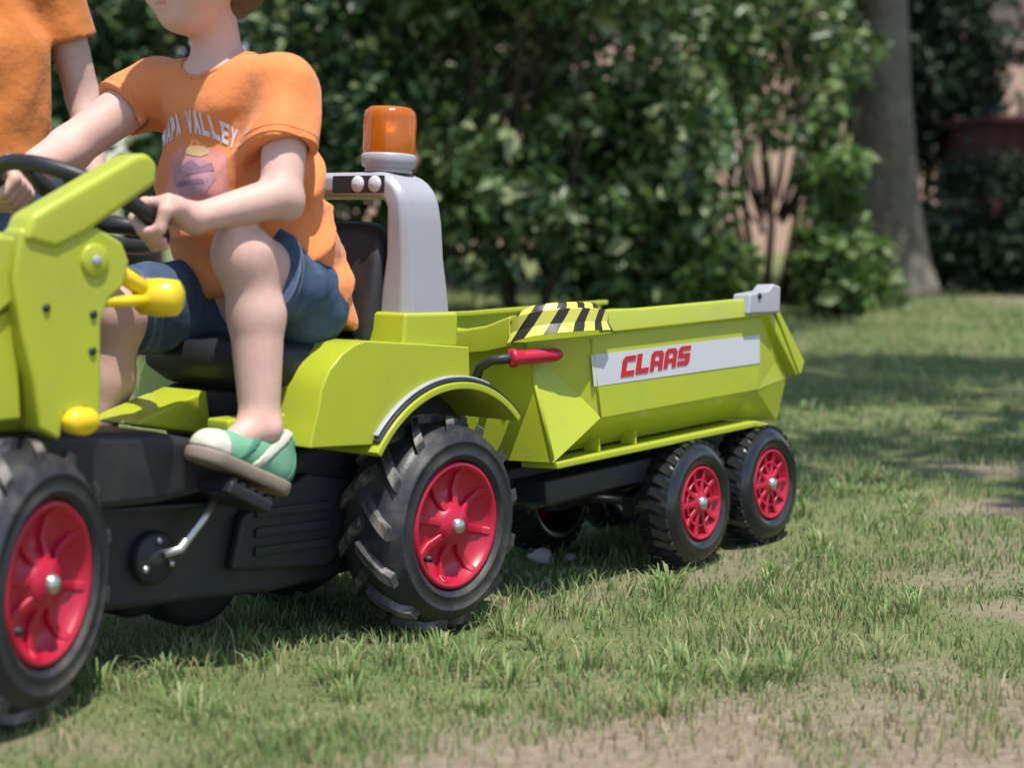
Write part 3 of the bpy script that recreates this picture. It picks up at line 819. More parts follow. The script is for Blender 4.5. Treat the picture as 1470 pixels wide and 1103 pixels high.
# front loader (near side and far side)
for s in (1, -1):
    ys = sorted((0.160*s, 0.203*s))
    tower = [(0.762, 0.388), (0.766, 0.545), (0.752, 0.575), (0.728, 0.592), (0.718, 0.628), (0.732, 0.655), (0.775, 0.674), (0.868, 0.680), (0.905, 0.664), (0.915, 0.60), (0.900, 0.52), (0.880, 0.46), (0.866, 0.392), (0.832, 0.375), (0.826, 0.412), (0.790, 0.420)]
    tw = MB().prism(tower, *ys).build('loader_tower', M['lime'], T, bevel=0.006, segs=3)
    ys2 = sorted((0.155*s, 0.209*s))
    arm = [(0.905, 0.650), (0.890, 0.686), (0.715, 0.782), (0.692, 0.786), (0.674, 0.770), (0.676, 0.742), (0.80, 0.664), (0.85, 0.64)]
    MB().prism(arm, *ys2).build('loader_arm', M['lime'], T, bevel=0.010, segs=3)
    ys3 = sorted((0.150*s, 0.190*s))
    MB().prism([(0.90, 0.655), (0.93, 0.655), (1.30, 0.36), (1.42, 0.22), (1.36, 0.20), (1.22, 0.33), (0.90, 0.57)], *ys3).build('loader_boom', M['lime'], T, bevel=0.006)
    MB().prism([(0.882, 0.565), (0.99, 0.52), (1.0, 0.40), (0.88, 0.405), (0.884, 0.46)], *sorted((0.152*s, 0.180*s))).build('loader_gusset', M['lime'], T, bevel=0.005)
    MB().lathe([(0.024, -0.01), (0.024, 0.003), (0.021, 0.005), (0.0, 0.005)], 24, c=(0.782, 0.203, 0.628)).build('pivot_washer', M['lime'], tw, smooth=True).scale = (1, s, 1)
    MB().lathe([(0.0075, 0.0), (0.0075, 0.007), (0.006, 0.008), (0.0, 0.008)], 14, c=(0.782, 0.203, 0.628)).build('pivot_pin', M['grey'], tw, smooth=True).scale = (1, s, 1)
    for (bx_, bz) in ((0.782, 0.552), (0.782, 0.50), (0.862, 0.56)):
        MB().lathe([(0.006, -0.002), (0.006, 0.003), (0.0, 0.004)], 10, c=(bx_, 0.203, bz)).build('rivet', M['black'], tw, smooth=True).scale = (1, s, 1)
    k1 = MB().lathe([(0.0, 0.018), (0.018, 0.017), (0.022, 0.010), (0.022, -0.01)], 24, c=(0.802, 0.205, 0.402)).build('latch_knob', M['yellow'], T, smooth=True)
    k1.scale = (1.25, s, 0.9)
    k1.location = (-0.802*0.25, 0, 0.402*0.1)
MB().tube([(0.748, 0.182, 0.622), (0.71, 0.184, 0.606), (0.665, 0.188, 0.582)], [0.013, 0.013, 0.014], 12).build('loader_lever', M['yellow'], T, smooth=True)
MB().tube([(0.775, 0.192, 0.570), (0.72, 0.194, 0.571), (0.668, 0.195, 0.574)], 0.009, 12).build('lever_rod', M['yellow'], T, smooth=True)
kb = MB().lathe([(0.0, -0.036), (0.020, -0.036), (0.0265, -0.029), (0.0285, 0.0), (0.0265, 0.026), (0.018, 0.032), (0.0, 0.033)], 28, c=(0, 0, 0)).build('lever_knob', M['yellow'], T, smooth=True)
kb.matrix_local = Matrix.Translation((0.655, 0.196, 0.578)) @ Matrix.Rotation(R(28), 4, 'Z')
# loader shovel ahead of the frame
sh = MB(); pr = arc((1.46, 0.20), 0.15, 0.15, R(100), R(255), 12)
inn = arc((1.46, 0.20), 0.138, 0.138, R(255), R(100), 12)
sh.prism(pr+inn, -0.27, 0.27).build('loader_shovel', M['black'], T, bevel=0.003)

# ------------------------------------------------------------------ trailer
L_ = empty('toy_trailer', TLM)
tag(L_, 'lime green tipping toy trailer with white lettered panel and four red wheels', 'toy trailer')
for x in (0, -0.305):
    make_trailer_wheel(L_, (x, 0.23, 0.127))
    make_trailer_wheel(L_, (x, -0.23, 0.127), side=-1)
    MB().tube([(x, -0.17, 0.127), (x, 0.17, 0.127)], 0.014, 12).build('axle', M['steel'], L_, smooth=True)
MB().prism([(0.09, 0.10), (-0.395, 0.10), (-0.395, 0.15), (-0.15, 0.20), (0.09, 0.15)], 0.085, 0.125).build('bogie_beam', M['black'], L_, bevel=0.006)
MB().prism([(0.09, 0.10), (-0.395, 0.10), (-0.395, 0.15), (-0.15, 0.20), (0.09, 0.15)], -0.125, -0.085).build('bogie_beam', M['black'], L_, bevel=0.006)
MB().prism([(0.50, 0.215), (0.40, 0.160), (0.10, 0.155), (-0.36, 0.175), (-0.38, 0.255), (0.47, 0.258)], -0.085, 0.085).build('chassis_frame', M['black'], L_, bevel=0.01)
MB().box(0.02, 0.46, 0.086, 0.165, 0.185, 0.232).build('side_rail', M['black'], L_, bevel=0.006)
MB().box(0.02, 0.46, -0.165, -0.086, 0.185, 0.232).build('side_rail', M['black'], L_, bevel=0.006)
MB().tube([(0.42, 0.10, 0.20), (0.60, -0.04, 0.205), (0.66, -0.055, 0.21)], 0.022, 12).build('drawbar', M['black'], L_, smooth=True)
MB().tube([(0.42, -0.12, 0.20), (0.60, -0.06, 0.205), (0.66, -0.055, 0.21)], 0.022, 12).build('drawbar', M['black'], L_, smooth=True)
MB().lathe([(0.0, 0.03), (0.016, 0.03), (0.02, 0.0), (0.016, -0.05), (0.0, -0.05)], 16, axis='z', c=(0.672, -0.055, 0.215)).build('hitch_pin', M['steel'], L_, smooth=True)

def slab(name, polys, mat_, parent, th=0.008, bevel=0.0015, **k):
    mb = MB()
    for p in polys: mb.add(p, [tuple(range(len(p)))])
    me = bpy.data.meshes.new(name); me.from_pydata(mb.v, [], mb.f)
    bm = bmesh.new(); bm.from_mesh(me)
    bmesh.ops.remove_doubles(bm, verts=bm.verts, dist=1e-5)
    bmesh.ops.recalc_face_normals(bm, faces=bm.faces)
    bm.to_mesh(me); bm.free()
    o = link_mesh(name, me, mat_, parent)
    s = o.modifiers.new('solidify', 'SOLIDIFY'); s.thickness = th; s.offset = 0; s.use_even_offset = True
    b = o.modifiers.new('bevel', 'BEVEL'); b.width = bevel; b.segments = 2; b.limit_method = 'ANGLE'; b.angle_limit = R(30)
    return o
zt = 0.506
front = [(0.472, -0.135, 0.500), (0.472, 0.135, 0.500), (0.490, 0.205, 0.276), (0.490, -0.205, 0.276)]
polys = [front]
for s in (1, -1):
    A = (0.365, 0.215*s, zt); B = (0.345, 0.215*s, 0.345); C_ = (-0.275, 0.215*s, 0.345); D = (-0.300, 0.215*s, zt)
    Vv = (0.490, 0.205*s, 0.276); K = (0.472, 0.135*s, 0.500)
    b0 = (0.43, 0.155*s, 0.283); b1 = (-0.26, 0.155*s, 0.283)
    polys += [[A, B, C_, D], [K, A, B, Vv], [B, C_, b1, b0], [B, b0, Vv]]
    # flared rear section
    E1 = (-0.400, 0.200*s, 0.405); E2 = (-0.440, 0.200*s, 0.358); E3 = (-0.405, 0.190*s, 0.262); E4 = (-0.26, 0.155*s, 0.283)
    polys += [[D, C_, E2, E1], [C_, E4, E3, E2]]
polys += [[(0.43, 0.155, 0.283), (-0.26, 0.155, 0.283), (-0.26, -0.155, 0.283), (0.43, -0.155, 0.283)],
          [(0.490, 0.205, 0.276), (0.43, 0.155, 0.283), (0.43, -0.155, 0.283), (0.490, -0.205, 0.276)],
          [(-0.26, 0.155, 0.283), (-0.405, 0.190, 0.262), (-0.405, -0.190, 0.262), (-0.26, -0.155, 0.283)]]
bed = slab('bed', polys, M['lime'], L_, 0.007)
for s in (1, -1):
    ys = sorted((0.125*s, 0.214*s))
    MB().prism([(0.487, 0.2600), (-0.27, 0.2600), (-0.33, 0.2500), (-0.33, 0.2610), (-0.27, 0.2735), (0.487, 0.2735)], *ys).build('bed_flange', M['lime'], bed, bevel=0.003)
    for x in (0.33, 0.20):
        MB().prism([(x, 0.2745), (x-0.006, 0.2745), (x-0.006, 0.30), (x, 0.30)], *sorted((0.165*s, 0.20*s))).build('gusset', M['lime'], bed)
    # ribs where the facets meet
    MB().tube([(0.474, 0.139*s, 0.498), (0.492, 0.206*s, 0.280)], 0.004, 8).build('corner_rib', M['lime'], bed, smooth=True)
    MB().tube([(0.366, 0.2165*s, 0.50), (0.346, 0.2165*s, 0.345)], 0.004, 8).build('corner_rib', M['lime'], bed, smooth=True)

# rim along the top edge: front dips in the middle
def rim_sec(x, y, z0, z1, nx_, ny_, out=0.014, inn=0.016):
    # vertical outer band with inward lip
    o = (x+nx_*out, y+ny_*out); i = (x-nx_*inn, y-ny_*inn); m = (x+nx_*(out-0.010), y+ny_*(out-0.010))
    return [(o[0], o[1], z0), (o[0]-nx_*0.004, o[1]-ny_*0.004, z1-0.006), (o[0]-nx_*0.008, o[1]-ny_*0.008, z1), (i[0], i[1], z1), (i[0], i[1], z1-0.010), (m[0], m[1], z1-0.012), (m[0], m[1], z0)]
fr_path = [(0.486, -0.120, 0.494, 0.548), (0.486, -0.08, 0.486, 0.535), (0.486, 0.0, 0.480, 0.527), (0.486, 0.06, 0.484, 0.534), (0.486, 0.120, 0.494, 0.552)]
MB().rings([rim_sec(x, y, z0, z1, 1, 0) for x, y, z0, z1 in fr_path]).build('front_rim', M['lime'], L_, bevel=0.002)
for s in (1, -1):
    rs = [rim_sec(x, 0.217*s, 0.510, 0.551+(0.004 if x > 0.3 else 0), 0, s) for x in (0.345, 0.2, 0, -0.2, -0.31)]
    MB().rings(rs).build('side_rim', M['lime'], L_, bevel=0.002)
    # hazard-striped corner cap
    cpts = [(0.486, 0.118), (0.486, 0.140), (0.478, 0.163), (0.460, 0.186), (0.436, 0.204), (0.405, 0.216), (0.372, 0.221), (0.340, 0.222), (0.322, 0.221)]
    zz = [(0.500, 0.552), (0.506, 0.563), (0.513, 0.570), (0.517, 0.573), (0.518, 0.574), (0.518, 0.573), (0.517, 0.571), (0.515, 0.568), (0.512, 0.561)]
    rs = []; dist = 0; dd = []
    for i, ((x, y), (z0, z1)) in enumerate(zip(cpts, zz)):
        a = Vector(cpts[max(i-1, 0)]); b = Vector(cpts[min(i+1, len(cpts)-1)])
        t = (b-a).normalized(); nx_, ny_ = -t.y, t.x
        if nx_*0.7 + ny_*0.7 < 0: nx_, ny_ = -nx_, -ny_
        if i: dist += (Vector(cpts[i])-Vector(cpts[i-1])).length
        dd.append(dist)
        sec_ = rim_sec(x, y, z0, z1, nx_, ny_, 0.024 if 0 < i < len(cpts)-1 else 0.018, 0.016)
        # slanted outer band
        sec_[1] = (sec_[1][0]-nx_*0.026, sec_[1][1]-ny_*0.026, sec_[1][2]+0.003); sec_[2] = (sec_[2][0]-nx_*0.028, sec_[2][1]-ny_*0.028, sec_[2][2])
        rs.append([(p[0], p[1]*s, p[2]) for p in sec_])
    mb = MB().rings(rs)
    me = bpy.data.meshes.new('hazard_cap'); me.from_pydata(mb.v, [], mb.f)
    uvl = me.uv_layers.new(name='UVMap')
    for poly in me.polygons:
        for li in poly.loop_indices:
            vi = me.loops[li].vertex_index
            uvl.data[li].uv = (dd[vi//7], me.vertices[vi].co.z + (0.02 if vi % 7 in (3, 4) else 0))
    bm = bmesh.new(); bm.from_mesh(me); bmesh.ops.recalc_face_normals(bm, faces=bm.faces); bm.to_mesh(me); bm.free()
    link_mesh('hazard_cap', me, M['hazard'], L_, bevel=0.002)
    # grey corner cap by the tailgate
    if s == -1: continue
    cc_ = [(-0.205, 0.516), (-0.35, 0.512), (-0.358, 0.572), (-0.325, 0.580), (-0.300, 0.566), (-0.218, 0.562)]
    cc = MB().prism(cc_, *sorted((0.195*s, 0.241*s))).build('corner_cap', M['grey'], L_, bevel=0.006, segs=3)
    MB().lathe([(0.007, -0.002), (0.007, 0.003), (0.0, 0.004)], 12, c=(-0.255, 0.241*s, 0.555)).build('cap_bolt', M['black'], cc, smooth=True)
# tailgate: sloping slab with raised edge
tg = [(-0.318, 0.512), (-0.455, 0.360), (-0.470, 0.366), (-0.474, 0.378), (-0.336, 0.530)]
MB().prism(tg, -0.222, 0.222).build('tailgate', M['lime'], L_, bevel=0.004)
for s in (1, -1):
    MB().prism([(-0.352, 0.520), (-0.374, 0.518), (-0.490, 0.392), (-0.470, 0.362), (-0.462, 0.364)], *sorted((0.205*s, 0.2255*s))).build('tailgate_edge', M['lime'], L_, bevel=0.003)
# tipping handle
hd = MB().tube([(0.478, 0.052, 0.395), (0.520, 0.056, 0.402), (0.544, 0.068, 0.430), (0.550, 0.086, 0.458), (0.546, 0.112, 0.471), (0.530, 0.150, 0.474)], 0.0095, 14).build('tipping_handle', M['black'], L_, smooth=True)
p0 = Vector((0.536, 0.146, 0.474)); p1 = Vector((0.436, 0.196, 0.475))
pts = [p0.lerp(p1, t) for t in (0, 0.04, 0.10, 0.16, 0.3, 0.5, 0.7, 0.86, 0.95, 1.0)]
MB().tube(pts, [0.010, 0.0185, 0.0185, 0.0145, 0.0135, 0.014, 0.0135, 0.0135, 0.011, 0.006], 16).build('handle_grip', M['red'], hd, smooth=True)

# white panel with lettering on both sides
def letter_polys():
    w = 0.30
    C = [[(0, 0), (1, 0), (1, .27), (.36, .27), (.36, .73), (1, .73), (1, 1), (.18, 1), (0, .82)]]
    Lt = [[(0, 0), (1, 0), (1, .27), (.38, .27), (.38, 1), (0, 1)]]
    A = [[(0, 0), (.34, 0), (.34, .30), (.66, .30), (.66, .54), (.34, .54), (.34, .74), (.66, .74), (.66, .0), (1, 0), (1, .82), (.82, 1), (.2, 1), (0, .82)]]
    A = [[(0, 0), (.33, 0), (.33, .76), (.67, .76), (.67, 0), (1, 0), (1, .82), (.82, 1), (.18, 1), (0, .82)], [(.331, .27), (.669, .27), (.669, .49), (.331, .49)]]
    S = [[(0, 0), (.84, 0), (1, .16), (1, .62), (.36, .62), (.36, .76), (1, .76), (1, 1), (.16, 1), (0, .84), (0, .38), (.64, .38), (.64, .25), (0, .25)]]
    return [C, Lt, A, A, S]
for s in (1, -1):
    yo = 0.2190*s
    st = MB().prism([(0.366, 0.407), (-0.286, 0.403), (-0.290, 0.467), (0.372, 0.469)], *sorted((yo, yo+0.0008*s))).build('side_panel', M['sticker'], L_)
    x0 = 0.274 if s == 1 else -0.02
    hgt = 0.040; zb = 0.4175; wd = 0.047; gap = 0.0055
    for i, polys_ in enumerate(letter_polys()):
        mb = MB()
        for poly in polys_:
            pp = []
            for u, v in poly:
                dx = i*(wd+gap) + u*wd + v*0.012
                pp.append((x0 - dx*s, zb + v*hgt + (0.0014*i)))
            mb.prism(pp, *sorted((yo+0.0012*s, yo+0.0022*s)))
        mb.build('letter', M['print_red'], st)

# ------------------------------------------------------------------ people: continuous bodies from a distance field
class SDF:
    def __init__(s, lo, hi, h):
        s.lo = np.array(lo, float); s.h = h
        s.n = np.ceil((np.array(hi)-s.lo)/h).astype(int)+1
        s.ax = [s.lo[i]+h*np.arange(s.n[i]) for i in range(3)]
        s.phi = np.full(s.n, 0.2, np.float32)
    def _sub(s, lo, hi):
        a = np.clip(np.floor((np.array(lo)-s.lo)/s.h).astype(int), 0, s.n-1)
        b = np.clip(np.ceil((np.array(hi)-s.lo)/s.h).astype(int)+1, 1, s.n)
        sl = tuple(slice(a[i], max(b[i], a[i]+1)) for i in range(3))
        X, Y, Z = np.meshgrid(s.ax[0][sl[0]], s.ax[1][sl[1]], s.ax[2][sl[2]], indexing='ij', sparse=True)
        return sl, X, Y, Z
    def _union(s, sl, d, k):
        a = s.phi[sl]
        if k <= 0: s.phi[sl] = np.minimum(a, d); return
        hh = np.maximum(k-np.abs(a-d), 0)/k
        s.phi[sl] = np.minimum(a, d) - hh*hh*k*0.25
    def cone(s, a, b, r1, r2, k=0.02, sy=1.0):      # tapered capsule, optionally widened along y about y centre of a
        a = np.array(a, float); b = np.array(b, float)
        m = max(r1, r2)*max(1, sy)+k+0.02
        sl, X, Y, Z = s._sub(np.minimum(a, b)-m, np.maximum(a, b)+m)
        if sy != 1.0: Y = a[1] + (Y-a[1])/sy
        d = b-a; L2 = d@d + 1e-9
        t = np.clip(((X-a[0])*d[0]+(Y-a[1])*d[1]+(Z-a[2])*d[2])/L2, 0, 1)
        q = np.sqrt((X-a[0]-t*d[0])**2+(Y-a[1]-t*d[1])**2+(Z-a[2]-t*d[2])**2)
        s._union(sl, q-(r1+(r2-r1)*t), k); return s
    def ell(s, c, r, k=0.02, M3=None):
        c = np.array(c, float); r = np.array(r, float)
        m = max(r)+k+0.02
        sl, X, Y, Z = s._sub(c-m, c+m)
        X = X-c[0]; Y = Y-c[1]; Z = Z-c[2]
        if M3 is not None:
            X, Y, Z = (M3[0][i]*X + M3[1][i]*Y + M3[2][i]*Z for i in range(3))
        q = np.sqrt((X/r[0])**2+(Y/r[1])**2+(Z/r[2])**2)
        q2 = np.sqrt((X/r[0]**2)**2+(Y/r[1]**2)**2+(Z/r[2]**2)**2)
        s._union(sl, q*(q-1)/np.maximum(q2, 1e-6), k); return s
    def grid(s):
        return np.meshgrid(*s.ax, indexing='ij', sparse=True)
    def cut(s, p, n, local=None):                   # keep the side n points away from
        X, Y, Z = s.grid(); n = np.array(n, float); n /= np.linalg.norm(n)
        d = (X-p[0])*n[0]+(Y-p[1])*n[1]+(Z-p[2])*n[2]
        if local is not None:
            c, r = local
            far = (np.sqrt((X-c[0])**2+(Y-c[1])**2+(Z-c[2])**2) > r) if not callable(c) else c(X, Y, Z)
            d = np.where(far, -1, d)
        s.phi = np.maximum(s.phi, d); return s
    def carve(s, a, b, r1, r2):
        t = SDF.__new__(SDF); t.lo, t.h, t.n, t.ax = s.lo, s.h, s.n, s.ax
        t.phi = np.full(s.n, 0.2, np.float32); t.cone(a, b, r1, r2, 0)
        s.phi = np.maximum(s.phi, -t.phi); return s
    def mesh(s, name):
        p = s.phi; h = s.h
        nx, ny, nz = p.shape
        acc = np.zeros((nx-1, ny-1, nz-1, 3), np.float32); cnt = np.zeros((nx-1, ny-1, nz-1), np.float32)
        offs = [(0, 0), (0, 1), (1, 0), (1, 1)]
        crosses = []
        for ax in range(3):
            sa = [slice(None)]*3; sb = [slice(None)]*3
            sa[ax] = slice(0, -1); sb[ax] = slice(1, None)
            a = p[tuple(sa)]; b = p[tuple(sb)]
            cr = (a < 0) != (b < 0)
            t = np.where(cr, a/(a-b+1e-12*(a == b)), 0)
            o1, o2 = [i for i in range(3) if i != ax]
            for u, v in offs:
                sl = [slice(None)]*3
                sl[o1] = slice(u, cr.shape[o1]-1+u); sl[o2] = slice(v, cr.shape[o2]-1+v)
                c = cr[tuple(sl)]
                if not c.any(): continue
                cnt += c
                tt = t[tuple(sl)]
                acc[..., ax] += tt
                acc[..., o1] += c*u; acc[..., o2] += c*v
            crosses.append((cr, a < 0))
        act = cnt > 0
        idx = -np.ones(act.shape, np.int64); idx[act] = np.arange(act.sum())
        I = np.argwhere(act)
        Vv = s.lo + h*(I + acc[act]/cnt[act][:, None])
        faces = []
        for ax in range(3):
            cr, ins = crosses[ax]
            o1, o2 = [i for i in range(3) if i != ax]
            E_ = np.argwhere(cr)
            ok = (E_[:, o1] > 0) & (E_[:, o2] > 0) & (E_[:, o1] < act.shape[o1]) & (E_[:, o2] < act.shape[o2])
            E_ = E_[ok]
            q = []
            for u, v in ((-1, -1), (0, -1), (0, 0), (-1, 0)):
                e = E_.copy(); e[:, o1] += u; e[:, o2] += v
                q.append(idx[e[:, 0], e[:, 1], e[:, 2]])
            q = np.stack(q, 1)
            fl = ins[E_[:, 0], E_[:, 1], E_[:, 2]]
            if ax == 1: fl = ~fl
            q[~fl] = q[~fl][:, ::-1]
            faces.append(q)
        Fq = np.concatenate(faces)
        return np_mesh(name, Vv, Fq)

def sdf_obj(s, name, mat_, parent=None, smooth_it=2):
    o = link_mesh(name, s.mesh(name), mat_, parent, smooth=True)
    if smooth_it:
        md = o.modifiers.new('smooth', 'SMOOTH'); md.factor = 0.5; md.iterations = smooth_it
    return o

def add_hand(s, wrist, G, axis, curl_n, r=0.0095, side=1, grip=0.016):
    """palm behind grip centre G; fingers side by side along axis, curling about it; curl_n = direction from palm over the bar"""
    W = np.array(wrist, float); G = np.array(G, float)
    ax = np.array(axis, float); ax /= np.linalg.norm(ax)
    ap = G-W; ap -= ax*(ap@ax); ap /= np.linalg.norm(ap)
    n = np.cross(ax, ap); cn = np.array(curl_n, float)
    if n@cn < 0: n = -n
    R0 = grip+r
    palm = G - ap*0.034 + n*0.010
    for t in (-1, -0.33, 0.33, 1):
        s.cone(W, palm+ax*t*0.022, 0.019, 0.0135, 0.012)
    lens = [0.92, 1.05, 1.0, 0.82]
    for i, t in enumerate((-1.5, -0.5, 0.5, 1.5)):
        base = palm + ax*t*0.0168
        angs = [150, 95, 30, -35, -85]
        prev = base; 
        for j, a in enumerate(angs):
            aa = R(a)
            k = R0*(1.05 if j < 2 else 1.0)*(0.96+0.06*lens[i])
            pt = G + ax*t*0.0175 + ap*(-math.cos(R(180)-aa))*0 + ap*(math.cos(aa)*k) + n*(math.sin(aa)*k)
            if j == len(angs)-1: pt = prev + (pt-prev)*lens[i]*0.85
            s.cone(prev, pt, r*(1.12-0.06*j), r*(1.06-0.06*j), 0.004)
            prev = pt
    th0 = W + (palm-W)*0.55 + ax*side*0.022
    t1 = G - ap*(R0*0.95) + ax*side*0.034 - n*0.008
    t2 = G - ap*0.004 + ax*side*0.026 - n*(R0*1.0)
    t3 = G + ap*0.018 + ax*side*0.010 - n*(R0*0.9)
    s.cone(th0, t1, 0.0125, 0.0105, 0.008); s.cone(t1, t2, 0.0103, 0.0095, 0.004); s.cone(t2, t3, 0.0095, 0.008, 0.004)

def add_head(s, c, f=1.0, pitch=0.0):
    """head centred at c (skull centre) facing +x; f scales"""
    c = np.array(c, float)
    cp, sp = math.cos(pitch), math.sin(pitch)
    def P(x, y, z): return c + f*np.array([x*cp+z*sp, y, -x*sp+z*cp])
    s.ell(P(-0.006, 0, 0.018), np.array([0.097, 0.078, 0.092])*f, 0.01)
    s.ell(P(0.028, 0, -0.035), np.array([0.062, 0.060, 0.072])*f, 0.03)
    s.ell(P(0.052, 0, -0.086), np.array([0.026, 0.030, 0.022])*f, 0.03)           # chin
    for k in (1, -1):
        s.ell(P(0.052, 0.036*k, -0.046), np.array([0.030, 0.027, 0.028])*f, 0.02) # cheek
        s.ell(P(-0.008, 0.080*k, -0.020), np.array([0.018, 0.010, 0.030])*f, 0.006) # ear
        s.ell(P(0.076, 0.030*k, 0.014), np.array([0.016, 0.026, 0.009])*f, 0.014) # brow
    s.cone(P(0.086, 0, -0.004), P(0.102, 0, -0.036), 0.008*f, 0.0125*f, 0.014)     # nose
    for k in (1, -1): s.ell(P(0.094, 0.010*k, -0.040), np.array([0.010, 0.008, 0.007])*f, 0.005)
    s.ell(P(0.082, 0, -0.062), np.array([0.012, 0.024, 0.006])*f, 0.005)
    s.ell(P(0.079, 0, -0.071), np.array([0.012, 0.021, 0.0065])*f, 0.005)
    return P

def face_parts(body, P, f, pitch):
    for k in (1, -1):
        q = P(0.0765, 0.030*k, -0.004)
        e = MB().lathe([(0.0, -0.0125), (0.009, -0.0085), (0.0125, 0), (0.009, 0.0085), (0.0, 0.0125)], 18, axis='z').build('eye', M['eye_white'], body, smooth=True)
        e.location = q; e.scale = (f, f, f)
        i_ = MB().lathe([(0.0, 0.0), (0.006, 0.0), (0.005, 0.002), (0, 0.003)], 16, axis='z').build('iris', M['iris'], e, smooth=True)
        i_.matrix_local = Matrix.Translation((0.0112, 0, -0.002)) @ Matrix.Rotation(R(98), 4, 'Y')
        b = MB().tube([(-0.002, -0.018, 0), (0.003, 0, 0.005), (-0.003, 0.018, 0)], [0.002, 0.0035, 0.002], 8).build('eyebrow', M['hair'], body, smooth=True)
        b.location = P(0.0905, 0.031*k, 0.019); b.scale = (f, f, f)
    l = MB().lathe([(0.0, -0.006), (0.018, -0.004), (0.021, 0), (0.018, 0.004), (0.0, 0.006)], 20, axis='z').build('lips', M['lips'], body, smooth=True)
    l.location = P(0.0800, 0, -0.0665); l.scale = (0.62*f, f, f*0.95)

def add_hair(parent, P, c, f, lo, hi, h):
    s = SDF(lo, hi, h)
    s.ell(P(-0.010, 0, 0.026), np.array([0.106, 0.089, 0.098])*f, 0.01)
    s.ell(P(-0.045, 0, -0.020), np.array([0.066, 0.080, 0.072])*f, 0.03)
    s.ell(P(0.060, 0.0, 0.085), np.array([0.045, 0.062, 0.028])*f, 0.03)
    X, Y, Z = s.grid()
    s.phi += (0.0035*np.sin(Y*150+4*np.sin(Z*30))*np.sin(X*60+Z*40)).astype(np.float32)
    p = P(0.055, 0, 0.030)
    s.cut(p, (0.75, 0, -0.66), None)
    return sdf_obj(s, 'hair', M['hair'], parent, 1)

def wrinkle(s, amp=0.004, fr=(38, 30, 55), ph=0.0):
    X, Y, Z = s.grid()
    w = np.sin(fr[0]*X + 2.2*np.sin(17*Z+ph) + 1.3*np.sin(21*Y)) * np.sin(fr[1]*Y + 1.7*np.sin(19*X+ph)) + 0.8*np.sin(fr[2]*Z + 2.5*np.sin(14*X+9*Y+ph))
    s.phi = (s.phi + amp*0.6*w).astype(np.float32); return s

# ---- the seated driver, modelled in the tractor's frame
SHL, ELL, WRL = (0.350, 0.140, 0.922), (0.404, 0.184, 0.742), (0.540, 0.136, 0.700)
SHR, ELR, WRR = (0.385, -0.152, 0.930), (0.528, -0.188, 0.815), (0.660, -0.140, 0.757)
HIPL, KNL, ANL = (0.250, 0.085, 0.575), (0.432, 0.137, 0.644), (0.418, 0.168, 0.375)
HIPR, KNR, ANR = (0.265, -0.085, 0.570), (0.490, -0.105, 0.545), (0.540, -0.150, 0.225)
def rim_pt(sgn):
    return np.array(SC + su*sgn*SRAD)
GL, GR = rim_pt(1), rim_pt(-1)
if GL[1] < 0: GL, GR = GR, GL
s = SDF((0.05, -0.30, 0.13), (0.80, 0.30, 1.32), 0.0042)
s.cone((0.262, 0, 0.575), (0.318, 0, 0.76), 0.090, 0.088, 0.03, 1.30)
s.cone((0.318, 0, 0.76), (0.355, 0, 0.90), 0.090, 0.072, 0.03, 1.40)
s.cone(SHL, SHR, 0.043, 0.043, 0.04)
s.cone((0.367, 0, 0.93), (0.390, 0, 1.03), 0.042, 0.040, 0.03)
s.cone(SHL, ELL, 0.040, 0.033, 0.02); s.cone(ELL, WRL, 0.034, 0.022, 0.012)
s.cone(SHR, ELR, 0.043, 0.036, 0.02); s.cone(ELR, WRR, 0.036, 0.024, 0.012)
s.ell(np.array(ELL)+(-0.016, 0.004, -0.012), (0.020, 0.022, 0.022), 0.02); s.ell(np.array(ELR)+(-0.010, -0.006, -0.016), (0.02, 0.02, 0.02), 0.02)
s.ell(np.array(WRL)+(-0.004, 0.018, 0.004), (0.010, 0.009, 0.009), 0.012)
s.ell(np.array(ANL)+(0.0, 0.028, -0.004), (0.012, 0.012, 0.013), 0.014)
s.cone(HIPL, KNL, 0.070, 0.048, 0.02)
s.cone(HIPR, KNR, 0.070, 0.056, 0.02)
for K_, A_ in ((KNL, ANL), (KNR, ANR)):
    K_ = np.array(K_); A_ = np.array(A_)
    s.ell(K_ + (0.010, 0, 0.006), (0.043, 0.043, 0.047), 0.02)
    s.ell(K_ + (0.034, 0, 0.020), (0.018, 0.023, 0.027), 0.018)
    mid = K_*0.66 + A_*0.34 + np.array([-0.014, 0, 0])
    s.cone(K_, mid, 0.041, 0.045, 0.02); s.cone(mid, A_, 0.045, 0.031, 0.015)
s.cone(ANL, (0.475, 0.172, 0.355), 0.032, 0.022, 0.02)
s.cone(ANR, (0.62, -0.165, 0.190), 0.032, 0.020, 0.02)
tanv = np.array(sv)
add_hand(s, WRL, GL, tanv, np.array(sn), side=1)
add_hand(s, WRR, GR, tanv, np.array(sn), side=1)
HP = add_head(s, (0.418, 0.0, 1.128), 1.06, R(8))
kid = sdf_obj(s, 'person', M['skin'], None, 2)
kid.matrix_world = TRM
tag(kid, 'child in bright orange printed T-shirt and denim shorts seated driving the tractor', 'person')
face_parts(kid, HP, 1.06, R(8))
add_hair(kid, HP, None, 1.06, (0.24, -0.14, 0.94), (0.56, 0.14, 1.34), 0.005)

